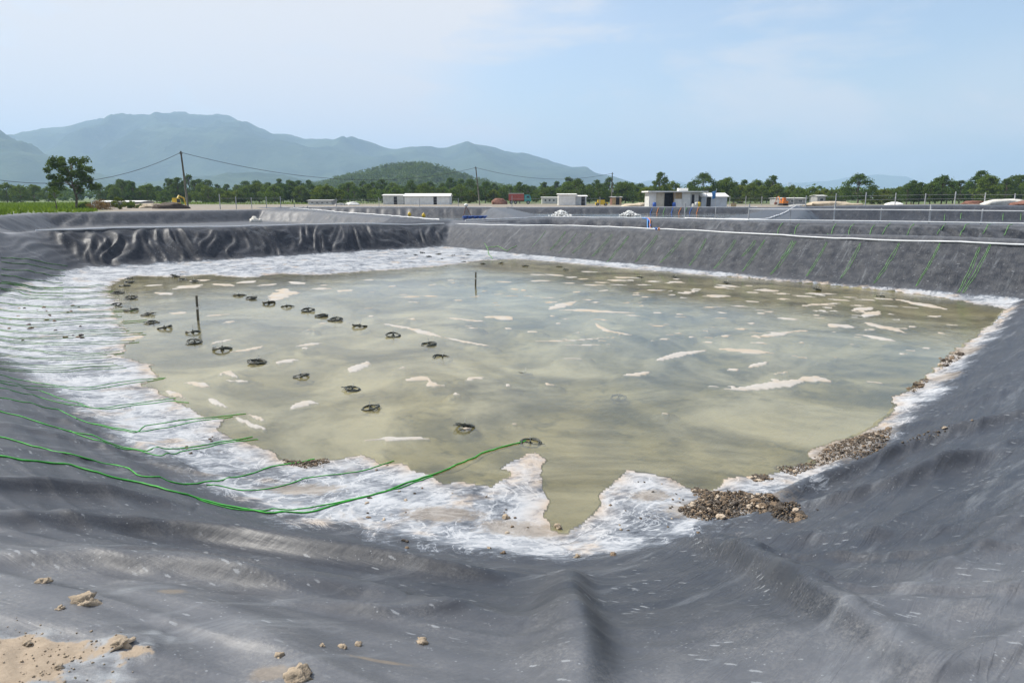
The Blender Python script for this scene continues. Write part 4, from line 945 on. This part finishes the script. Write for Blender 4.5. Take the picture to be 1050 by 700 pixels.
x, y = flat(490, 223.5, .5); rf = empty('raft', (x, min(y, 112), .42), .05, 'blue plastic raft floating below the leaning pole', 'raft'); 
for i in range(6): MB().lathe([(.1, 0), (.42, .08), (.44, .3), (.35, .36)], (-1.9 + i * .76, 0, 0), 10).build('float', M_BLUE, rf)
MB().box((0, 0, .36), (4.4, .8, .08)).build('deck', M_BLUE, rf)
p = at(478, 118, .6); pm_ = empty('pump_stand', p, 0, 'rusty pump stand with white head at the end of the blue raft', 'pump'); MB().tube([(-.5, 0, -.3), (0, 0, 1.5)], .06, 6).build('leg', M_RUST, pm_); MB().tube([(.8, 0, -.1), (0, 0, 1.5)], .06, 6).build('leg', M_RUST, pm_); MB().lathe([(.15, 1.4), (.34, 1.5), (.34, 1.75), (.1, 1.9)], n=10).build('head', M_WHITE, pm_, True)
for px in (420, 434.5):
    p = at(px, 64 if px < 430 else 60); zc = float(Z(np.array([p.x]), np.array([p.y]))[0]); o = MB().lathe([(.04, 0), (.14, .06), (.17, .18), (.13, .3), (.05, .36), (.04, .42)], n=12).build('buoy', M_YELLOW, None, True)
    o.location = (p.x, p.y, zc + .05); tag(o, 'yellow buoy on the white pipe of the far bank', 'buoy', 'yellow buoys on the bank')
# blue hoses running down into the churned pond, lines on the far wall
def drape(pts, r, name, m, label, cat, group=None, lift=None, sub=5):
    """a rope laid on the ground along picture points"""
    q = [Vector(h) for h in hits(pts)]; out = []
    for a, b in zip(q[:-1], q[1:]):
        k = min(40, max(sub, int((b - a).length / max(.07, .006 * a.length))))
        out += [a.lerp(b, i / k) for i in range(k)]
    out.append(q[-1])
    xs = np.array([c.x for c in out]); ys = np.array([c.y for c in out]); k = len(out)
    kw = np.ones(3) / 3 if k > 14 else np.ones(1); xs = np.convolve(np.pad(xs, len(kw) // 2, mode='edge'), kw, 'valid'); ys = np.convolve(np.pad(ys, len(kw) // 2, mode='edge'), kw, 'valid'); ph = random.random() * 50; tt = np.arange(k) * .35 + ph; wob = r * 3; xs = xs + wob * noise(tt, tt * 0 + .3); ys = ys + wob * noise(tt, tt * 0 + 7.7)
    zs = np.maximum(Z(xs, ys), 0 if pts[0][1] > 240 else -9) + r * .9
    o = MB().tube(list(zip(xs, ys, zs)), r, 6).build(name, m, None, True); return tag(o, label, cat, group)
for i, (a, b) in enumerate(((((659, 224.2)), (671, 237)), ((660.5, 224.2), (673, 237.5)))):
    drape([a, ((a[0] + b[0]) / 2, (a[1] + b[1]) / 2 - .5), b], .06, 'hose', M_BLUEHOSE if i == 0 else M_BLUE, 'blue hose running down the dark wall of the churned pond', 'hose', 'blue hoses on the dark wall', sub=4)
drape([(661, 224), (667, 230), (676, 238)], .06, 'hose', M_ORANGE, 'thin orange hose beside the blue hoses on the dark wall', 'hose', sub=4)
for k, px in enumerate((668, 675, 681, 690, 697, 704, 708, 716)):
    a = at(px + random.uniform(-.5, 2), 121.2); b = at(px - 3, 119.0); xs = np.linspace(a.x, b.x, 6); ys = np.linspace(a.y, b.y, 6); zs = Z(xs, ys) + .06
    tag(MB().tube(list(zip(xs, ys, zs)), .05, 5).build('hose', (M_BLUE, M_ORANGE, M_ROPE2)[k % 3]), ('blue', 'orange', 'green')[k % 3] + ' hose hanging down the bank below the flat roofed house', 'hose', 'hoses below the house')
# spray of the aerators and foam
def spray(px, Y, z, w, h, label, seed):
    gq = np.random.default_rng(seed); X0 = (px - 525) / 700 * (Y * CP + (EYE - z) * SP); V, F = [], []
    n = 520; a = gq.random(n) * 6.28; rr_ = np.abs(gq.normal(size=n)) * .42; hh_ = h * np.exp(-(rr_ * 1.4) ** 2) * gq.random(n) ** .7
    P = np.stack([X0 + w * rr_ * np.cos(a), Y + w * .8 * rr_ * np.sin(a), z + hh_], 1); s = .035 + .07 * gq.random(n)
    T = np.array([(1, 1, 1), (1, -1, -1), (-1, 1, -1), (-1, -1, 1)]) 
    V = (P[:, None] + T[None] * s[:, None, None]).reshape(-1, 3); b = np.arange(n)[:, None] * 4; F = np.concatenate([b + np.array(f) for f in ((0, 1, 2), (0, 3, 1), (0, 2, 3), (1, 3, 2))])
    tag(np_mesh('water_spray', V, F, M_FOAM), label, 'spray')
spray(575, 92, .85, 2.0, 1.0, 'high white spray thrown up by an aerator before the white hut', 3); spray(645, 104, .85, 1.5, .75, 'smaller white spray of an aerator before the sand heaps', 4)
gq = np.random.default_rng(8); V, F = [], []
for _ in range(150):
    px = gq.normal(705, 42); px = min(max(px, 634), 800); py = gq.normal(232.5, 2.2); x0, y0 = flat(px, min(max(py, 228), 237), .99)
    if poly_sd(PD, np.array([x0]), np.array([y0]))[0] > -.9: continue
    n_ = 9; rx, ry = gq.uniform(.2, .9), gq.uniform(.06, .28); b = len(V); V.append((x0, y0, 1.03))
    for k in range(n_): a = 6.28 * k / n_; q = gq.uniform(.6, 1.2); V.append((x0 + rx * q * math.cos(a), y0 + ry * q * math.sin(a), .975))
    F += [(b, b + 1 + k, b + 1 + (k + 1) % n_) for k in range(n_)]
if F: tag(np_mesh('foam', V, F, M_FOAM), 'white foam streaks drifting on the churned pond', 'foam', kind='stuff')

# ------------------------------------------------------------ aeration rings in the pond
def make_ring():
    root = empty('aeration_ring')
    gq = random.Random(2); pts = []
    for i in range(57):
        a = 2 * math.pi * i / 20; q = 1 + .05 * math.sin(i * 1.7) + .07 * math.sin(i * .21)
        pts.append((.21 * q * math.cos(a) + .03 * i / 57, .21 * q * math.sin(a), .022 + .045 * i / 57 + .012 * math.sin(i * .9)))
    MB().tube(pts, .019, 6).build('hose_coil', M_HOSE, root, True)
    MB().tube([(-.23, 0, .04), (-.05, .02, .05), (.1, -.02, .04), (.24, .03, .05)], .017, 6).build('cross_hose', M_HOSE, root)
    st = MB().lathe([(.05, -.03), (.05, .05), (.02, .06), (.02, .11)], (.02, 0, 0), 8).build('diffuser', M_HOSE, root); MB().tube([(.02, 0, .10), (.02, 0, .26)], .006, 5).build('air_tube', M_PVC, st)
    tl = [(.2, .02, .05), (.30, .12, .03), (.34, .05, .02), (.27, -.04, .02)]; MB().tube(tl, .012, 5).build('hose_tail', M_HOSE, root)
    return root
RINGS = [(131.6, 286), (133, 290), (128, 293.5), (179, 283.5), (186.6, 286.5), (199, 289.5), (120, 301), (135, 306), (119, 313), (135, 318.5), (151, 323), (157.5, 331), (169, 336.5), (198, 341), (200, 351.5),
         (228, 358.5), (263, 372), (309, 386), (362, 399.5), (380, 418.5), (244.5, 303), (258, 306.5), (276, 311), (293.5, 314.5), (315.7, 319), (330, 324.5), (344.5, 328.5), (368.7, 334.5), (403, 344.5), (440, 353.5),
         (477, 437), (543, 454), (454, 366.5), (539, 381), (634, 406)]
FAR_R = [(415, 260), (426, 262), (433, 259.5), (440, 263.5), (449, 261), (454, 265.5), (464, 262), (480, 261.5), (475, 268.5), (495, 270.5), (513, 270), (538, 273), (573, 273.5), (580, 277), (657, 284.5), (692, 285), (745, 290.5), (838, 297.5), (903, 304)]
proto = make_ring(); first = True
rpos = []
for i, (px, py) in enumerate(RINGS + FAR_R):
    x, y, z = hits([(px, py)])[0]; far = i >= len(RINGS); sub = 32 <= i < 35
    o = proto if first else copy_tree(proto); first = False
    o.location = (x, y, z + (random.uniform(-.03, .012) if not sub else -.06)); o.rotation_euler = (random.uniform(-.22, .22), random.uniform(-.22, .22), random.random() * 6.28); s = random.uniform(.85, 1.1) * (.68 if far else .74 if y < 14 else .86)
    o.scale = (s, s, s * (.8 if y < 14 else .95)); rpos.append((x, y, z))
    lab = 'black coiled aeration hose ring standing in the shallow water' if not far else 'small dark aeration ring at the far edge of the pond'
    if sub: lab = 'aeration ring sunk just under the pond surface'
    grp = 'aeration rings in the shallows' if not far else 'aeration rings at the far edge'
    if sub: grp = 'sunken aeration rings'
    if i == 31: lab, grp = 'aeration ring tied to the longest green rope near the white spit', None
    if i == 30: lab, grp = 'aeration ring beside the small floating beige scrap', None
    tag(o, lab, 'aeration ring', grp)
    if grp is None and 'group' in o: del o['group']
# stakes
for px, pt, pb, lb in ((203, 303, 328.5, 'dark stake standing in the water near the left rings'), (487.5, 279, 292, 'short dark stake standing far out in the pond')):
    x, y = flat(px, pb); h = row_z(pt, y); st = empty('stake', (x, y, -.3), 0, lb, 'stake'); MB().tube([(0, 0, .1), (.02, .01, h + .3)], [.04, .034], 8).build('shaft', M_POLE, st); MB().tube([(.017, .01, h * .45 + .3), (.018, .01, h * .55 + .3)], .047, 8).build('tape_band', M_OFFW, st)

# ------------------------------------------------------------ green ropes
LROPES = [
    (.020, [(-40, 463), (0, 467.5), (30, 473), (65, 475), (100, 485), (140, 494), (170, 503), (200, 510), (235, 519), (280, 527), (320, 525), (355, 514), (390, 506), (417, 495), (447, 486), (480, 472), (505, 461), (540, 452)], 'thick green rope running lowest over the near bank out to the end ring'),
    (.016, [(-40, 440), (0, 448), (40, 459), (80, 469), (115, 476), (150, 490), (180, 495), (210, 495), (235, 490), (257, 486), (275, 479), (290, 477), (325, 470)], 'green rope above the thickest rope, ending at the stony shore'),
    (.013, [(210, 497), (235, 501), (265, 503), (290, 498), (318, 489), (345, 487), (372, 483), (405, 472)], 'green rope that turns along the salt crust towards the beige strip'),
    (.014, [(200, 511), (250, 524), (300, 523), (340, 517), (380, 508), (412, 500), (445, 488)], 'second strand of the lowest green rope on the salt crust'),
    (.015, [(-40, 414), (0, 421), (40, 433), (80, 444), (120, 457), (150, 463), (185, 460), (225, 453), (262, 447.5)], 'green rope bending along the salt crust to a water notch'),
    (.013, [(70, 441), (100, 452), (140, 461), (165, 468), (172, 465), (190, 462), (230, 454), (266, 450)], 'green rope with a kinked end beside the water notch'),
    (.013, [(-40, 402), (0, 408), (30, 413), (60, 420), (80, 430), (110, 438), (138, 444), (150, 436), (185, 431), (225, 427), (254, 424)], 'green rope reaching out past two pale strips in the water'),
    (.012, [(76, 429), (100, 435), (140, 443), (160, 440), (200, 432), (240, 427)], 'green rope running double beside the one past the pale strips'),
    (.012, [(-40, 388), (0, 392), (40, 400), (70, 411), (95, 419), (120, 416), (150, 412), (182, 408)], 'green rope crossing the dark foot of the left bank'),
    (.012, [(-40, 392), (0, 398), (40, 407), (80, 416), (110, 420), (140, 415), (175, 411), (195, 413)], 'green rope just below another at the dark foot of the left bank'),
    (.012, [(-40, 379), (0, 384), (30, 391), (60, 396), (95, 397), (120, 392), (150, 389), (172, 387)], 'green rope ending at a brown stain on the shore'),
    (.011, [(-40, 386), (0, 390), (40, 396), (80, 400), (110, 397), (140, 392), (170, 388)], 'green rope parallel to the rope at the brown stain')]
for r_, pts, lb in LROPES:
    if pts[0][0] < 0: pts = [(-170, pts[0][1] - 130 * (pts[1][1] - pts[0][1]) / 40 * .8)] + pts
    drape(pts, r_ * .5, 'green_rope', M_ROPE, lb, 'rope', 'green ropes on the left bank', sub=4)
for k, (y0, y1, x1) in enumerate(((372, 374, 118), (378, 377, 128), (364, 366, 112), (356, 362, 125), (349, 351, 140), (345, 343, 148), (339, 339, 130), (332, 330, 152), (326, 325, 122), (318, 319, 138), (311, 314, 118), (303, 306, 112), (296, 300, 118), (291, 294, 108))):
    pts = [(-140, y0 - 24), (-30, y0 - 6), (0, y0 - 1), (25, y0 + 1.5), (50, (y0 + y1) / 2 + 2), (80, y1 + .5), (x1 - 14, y1 - 1), (x1, y1 - 2)]
    for j in range(2): drape([(a + 4 * j, b + j * (2.2 - .09 * k)) for a, b in pts], .006 + .0003 * k, 'green_rope', M_ROPE2, 'thin faded green rope crossing the white salt crust to the left rings', 'rope', 'faded ropes over the salt crust', sub=3)
for k in range(7):      # on the far dark part of the left bank
    y0 = 264 + k * 5.6 + random.uniform(-2, 2); drape([(0, y0), (20, y0 + 2 + k * .2), (45, y0 + 5 + k * .4), (70 - k, y0 + 9 - .3 * k)], .014, 'green_rope', M_ROPE2, 'faded green rope lying on the dark far part of the left bank', 'rope', 'ropes on the far left bank', sub=3)
WALL = [((580, 236.5), (563, 257)), ((606, 239), (586, 260)), ((628, 239.5), (606, 263)), ((645, 241), (621, 269)), ((674, 240.5), (650, 269)), ((700, 242), (676, 270)), ((724, 243.5), (706, 273)), ((754, 245), (731, 276)), ((774, 246), (760, 263)),
        ((784, 245), (760, 279)), ((816, 246), (789, 282)), ((812, 246), (800, 266)), ((848, 247), (826, 284)), ((882, 248), (861, 286)), ((922, 248), (895, 291)), ((964, 248), (938, 294)), ((1004, 252), (981, 301)), ((1016, 248), (986, 301)), ((560, 236), (545, 254)), ((592, 238), (572, 260))]
for i, (a, b) in enumerate(WALL):
    for j in range(2 if i < 18 else 1):
        o = 2.6 * j if i % 3 else 1.6 * j
        pts = [(a[0] + o * .5, a[1] + .5), (a[0] * .66 + b[0] * .34 + o + .9, a[1] * .66 + b[1] * .34), (a[0] * .33 + b[0] * .67 + o * 1.1 + .8, a[1] * .33 + b[1] * .67), (b[0] + o * .4, b[1])]
        drape(pts, .010 if j == 0 else .009, 'green_rope', M_ROPE2, 'green rope hanging down the smooth right hand wall of the pond', 'rope', 'green ropes on the right hand wall', sub=5)
for k, px in enumerate((795, 812, 850, 868, 890, 905, 930, 962, 985, 1008, 1030)):
    drape([(px + 8, 229.5 + (px - 780) * .003), (px + 3, 235), (px - 1, 241)], .022, 'green_rope', M_ROPE2, 'green rope hanging down the far bank of the churned pond', 'rope', 'green ropes on the far bank', sub=3)
for k, px in enumerate((968, 985, 1028, 1046)):
    drape([(px + 1, 219), (px, 226)], .03, 'green_rope', M_ROPE2, 'green rope on the wall behind the railing', 'rope', 'green ropes behind the railing', sub=3)
drape([(496, 249), (500, 254), (502, 262), (505, 266)], .02, 'green_rope', M_ROPE2, 'green rope at the far corner of the pond', 'rope', sub=3)
drape([(498, 254), (510, 253), (520, 257), (530, 252)], .02, 'green_rope', M_ROPE2, 'green rope tangle lying at the foot of the far wall', 'rope', sub=4)

# ------------------------------------------------------------ clods, stones, rubble on the shore
def stone_mesh(seed, m, name='stone'):
    o = blob((0, 0, 0), (1, 1, .75), seed, 8, .45).build(name, m); me = o.data; bpy.data.objects.remove(o); return me
STM = [stone_mesh(400 + i, (M_STONE_D, M_STONE_B, M_STONE_D, M_STONE_P, M_STONE_B)[i % 5]) for i in range(10)]
def stone(parent, x, y, z, s, k, name='stone'):
    o = bpy.data.objects.new(name, STM[k]); COL.objects.link(o); o.location = (x, y, z); o.scale = (s * random.uniform(.8, 1.5), s * random.uniform(.7, 1.1), s * random.uniform(.55, .95)); o.rotation_euler = (random.uniform(-.5, .5), random.uniform(-.5, .5), random.random() * 6.28)
    if parent: o.parent = parent
    return o
def joined_stones(name, pts, smin, smax, m, parent, label=None, cat=None):
    gq = np.random.default_rng(len(pts)); P = np.array(pts); n = len(P); s = (smin + (smax - smin) * gq.random(n) ** 2)[:, None, None]
    B = np.array([(1, 0, 0), (0, 1, 0), (-1, 0, 0), (0, -1, 0), (0, 0, .8), (0, 0, -.6)])[None] * (.6 + .7 * gq.random((n, 6, 1))); a = gq.random(n) * 6.28
    c, s_ = np.cos(a)[:, None], np.sin(a)[:, None]; Q = np.stack([B[..., 0] * c - B[..., 1] * s_, B[..., 0] * s_ + B[..., 1] * c, B[..., 2]], -1) * s
    V = (P[:, None] + Q).reshape(-1, 3); b = np.arange(n)[:, None] * 6
    F = np.concatenate([b + np.array(f) for f in ((0, 1, 4), (1, 2, 4), (2, 3, 4), (3, 0, 4), (1, 0, 5), (2, 1, 5), (3, 2, 5), (0, 3, 5))])
    o = np_mesh(name, V, F, m, parent); return tag(o, label, cat, kind='stuff')
def in_poly_px(P, n, seed):
    gq = random.Random(seed); xs = [p[0] for p in P]; ys = [p[1] for p in P]; out = []
    A = np.array(P)
    while len(out) < n:
        q = (gq.uniform(min(xs), max(xs)), gq.uniform(min(ys), max(ys)))
        if poly_sd(A, np.array([q[0]]), np.array([q[1]]))[0] < 0: out.append(q)
    return out
def pile(outline, nst, npeb, smin, smax, label, seed, hgt=.05):
    W = [h[:2] for h in hits(outline)]; cx = sum(p[0] for p in W) / len(W); cy_ = sum(p[1] for p in W) / len(W); gq = random.Random(seed)
    root = empty('rubble_pile', (0, 0, 0), 0, label, 'rubble'); A = np.array(W); lo, hi = A.min(0), A.max(0); P = []
    while len(P) < nst + npeb * 2:
        q = (gq.uniform(lo[0], hi[0]), gq.uniform(lo[1], hi[1])); d = poly_sd(A, np.array([q[0]]), np.array([q[1]]))[0]
        if d < 0: P.append((q[0], q[1], -d))
    zz = Z(np.array([p[0] for p in P]), np.array([p[1] for p in P])); zz = np.maximum(zz, -.02)
    up = [hgt * min(1, p[2] / .15) for p in P]
    for i in range(nst // 4):
        q = P[gq.randrange(len(P))]; x_, y_ = q[0] + gq.gauss(0, .16), q[1] + gq.gauss(0, .10); s_ = gq.uniform(smin * .5, smin * 1.4)
        stone(root, x_, y_, max(-.02, float(Z(np.array([x_]), np.array([y_]))[0])) + s_ * .2, s_, gq.randrange(10))
    for i in range(nst): s = smin + (smax * 1.35 - smin) * gq.random() ** 2.2; stone(root, P[i][0], P[i][1], zz[i] + up[i] * gq.uniform(.5, 1) + s * .15, s, gq.randrange(10))
    joined_stones('pebbles', [(P[i][0], P[i][1], zz[i] + up[i] * gq.uniform(.1, .9)) for i in range(nst, nst + npeb)], .008, .024, M_STONE_D, root)
    joined_stones('pebbles', [(P[i][0], P[i][1], zz[i] + up[i] * gq.uniform(.1, .9)) for i in range(nst + npeb, nst + 2 * npeb)], .006, .020, M_STONE_B, root)
pile([(694, 522), (715, 512), (722, 503), (745, 505), (770, 506), (800, 514), (822, 522), (832, 530), (815, 535), (795, 532), (775, 524), (750, 531), (725, 534), (705, 530)], 190, 1500, .012, .034, 'heap of dark rubble and pale stones on the near shore', 3, .07)
pile([(790, 478), (830, 474), (850, 456), (885, 445), (915, 438), (912, 450), (900, 462), (870, 468), (840, 478), (815, 488)], 70, 900, .010, .028, 'band of tan gravel along the right shore', 5, .03)
pile([(708, 502), (716, 499), (735, 505), (732, 511), (712, 508)], 22, 150, .012, .024, 'small dark rubble spill at the water above the rubble heap', 6, .02)
pile([(765, 488), (785, 486), (795, 491), (775, 494)], 14, 70, .015, .03, 'small gravel patch on the pale spit by the right shore', 7, .02)
pile([(960, 372), (975, 362), (985, 358), (990, 364), (975, 374), (962, 380)], 14, 120, .03, .06, 'brown gravel patch far along the right shore', 8, .02)
pile([(930, 398), (945, 388), (955, 388), (948, 396), (935, 404)], 14, 110, .02, .05, 'small brown gravel patch midway along the right shore', 9, .02)
pile([(920, 452), (945, 447), (968, 437), (975, 441), (950, 452), (925, 456)], 12, 70, .012, .028, 'thin streak of gravel on the dark right bank', 10, .01)
pile([(288, 470), (312, 473), (335, 469), (338, 474), (315, 480), (292, 476)], 24, 160, .010, .022, 'dark stony edge where a green rope meets the water', 11, .03)
CL = [(88, 618, .095, 'shaggy dry clod of soil on the near left liner'), (125, 661, .07, 'smooth pale clod left of the sand patch'), (28, 660, .03, 'small lump in the blown sand'), (305, 694, .085, 'large pale clod at the edge of the near crest'),
      (433, 659, .05, 'pale double clod on the grey near liner'), (46, 597, .05, 'flat sandy clod above the blown sand'), (330, 662, .022, 'small pale lump in the row of clods'), (352, 664, .03, 'pale lump in the middle of the row of clods'), (367, 661, .03, 'pale lump at the end of the row of clods'), (287, 672, .03, 'crumb of pale soil at the start of the row of clods'),
      (592, 571, .055, 'brown clod on the salt edge below the water inlet'), (629, 569, .05, 'brown clod at the kink of the white salt line'), (519, 531, .07, 'brown stone on the white salt flat'), (525, 540, .03, 'small brown stone beside the larger one on the salt flat'), (502, 562, .035, 'tan lump low on the salt flat'), (516, 567, .04, 'sandy lump at the salt edge'), (572, 540, .07, 'pale flat stone in the tip of the water inlet'), (626, 518, .03, 'dark pebble on the right salt spit'), (637, 543, .03, 'small brown lump right of the water inlet'), (716, 546, .03, 'pale pebble below the rubble heap'),
      (62, 624, .03, 'small sandy crumb beside the shaggy clod'), (60, 684, .03, 'sandy crumb at the lower edge of the blown sand'), (397, 477, .03, 'dark pebble near the far salt tongue'), (386, 482, .03, 'brown pebble beside the dark one on the salt tongue')]
for i, (px, py, s, lb) in enumerate(CL):
    s *= .5
    x, y, z = hits([(px, py)])[0]; o = blob((0, 0, 0), (s * 1.25, s, s * .85), 900 + i, 18, .8).build('clod', M_SOIL if py > 585 else M_STONE_B if s < .06 and i % 2 else M_SOIL, None, True)
    o.location = (x, y, z + s * .12); o.rotation_euler.z = i * 1.3; tag(o, lb, 'clod')
    if s > .06:
        joined_stones('crumbs', [(random.gauss(0, s * .75), random.gauss(0, s * .7), abs(random.gauss(0, s * .42)) - s * .1) for _ in range(520)], .003, .013, M_SOIL, o)
gq = random.Random(4)
for (n_, x0, x1, y0, y1, s0, s1, lb, grp) in ((26, 5, 90, 312, 352, .03, .07, 'small dark clod scattered on the white salt crust', 'clods on the left salt crust'), (26, 370, 560, 500, 562, .010, .022, 'tiny brown pebble on the near salt flat', 'pebbles on the near salt flat'), (14, 630, 700, 490, 545, .010, .02, 'tiny dark pebble on the right salt spit', 'pebbles on the right salt spit'), (18, 175, 290, 418, 470, .012, .028, 'tiny dark pebble at the ragged left shore', 'pebbles at the left shore')):
    for x, y, z in hits([(gq.uniform(x0, x1), gq.uniform(y0, y1)) for _ in range(n_)]):
        if z < .02: continue
        o = stone(None, x, y, z + .004, gq.uniform(s0, s1), gq.randrange(10), 'pebble'); tag(o, lb, 'pebble', grp)
sp_ = hits([(gq.gauss(45, 45), gq.gauss(675, 18)) for _ in range(170)])
joined_stones('sand_grit', [(x, y, z + .002) for x, y, z in sp_], .002, .009, M_SOIL, None, 'loose grit strewn over the blown sand on the near crest', 'grit')

# ------------------------------------------------------------ haze
def b_haze(n, out):
    v = n.new('ShaderNodeVolumePrincipled'); v.inputs['Color'].default_value = (.50, .69, .95, 1); v.inputs['Density'].default_value = .00019; v.inputs['Anisotropy'].default_value = .15
    n.link(v.outputs[0], out.inputs['Volume'])
hz_ = MB().box((0, 0, 320), (23200, 23200, 660)).build('haze', mat('haze', b_haze)); tag(hz_, 'pale blue haze over the whole plain', 'haze', kind='stuff')
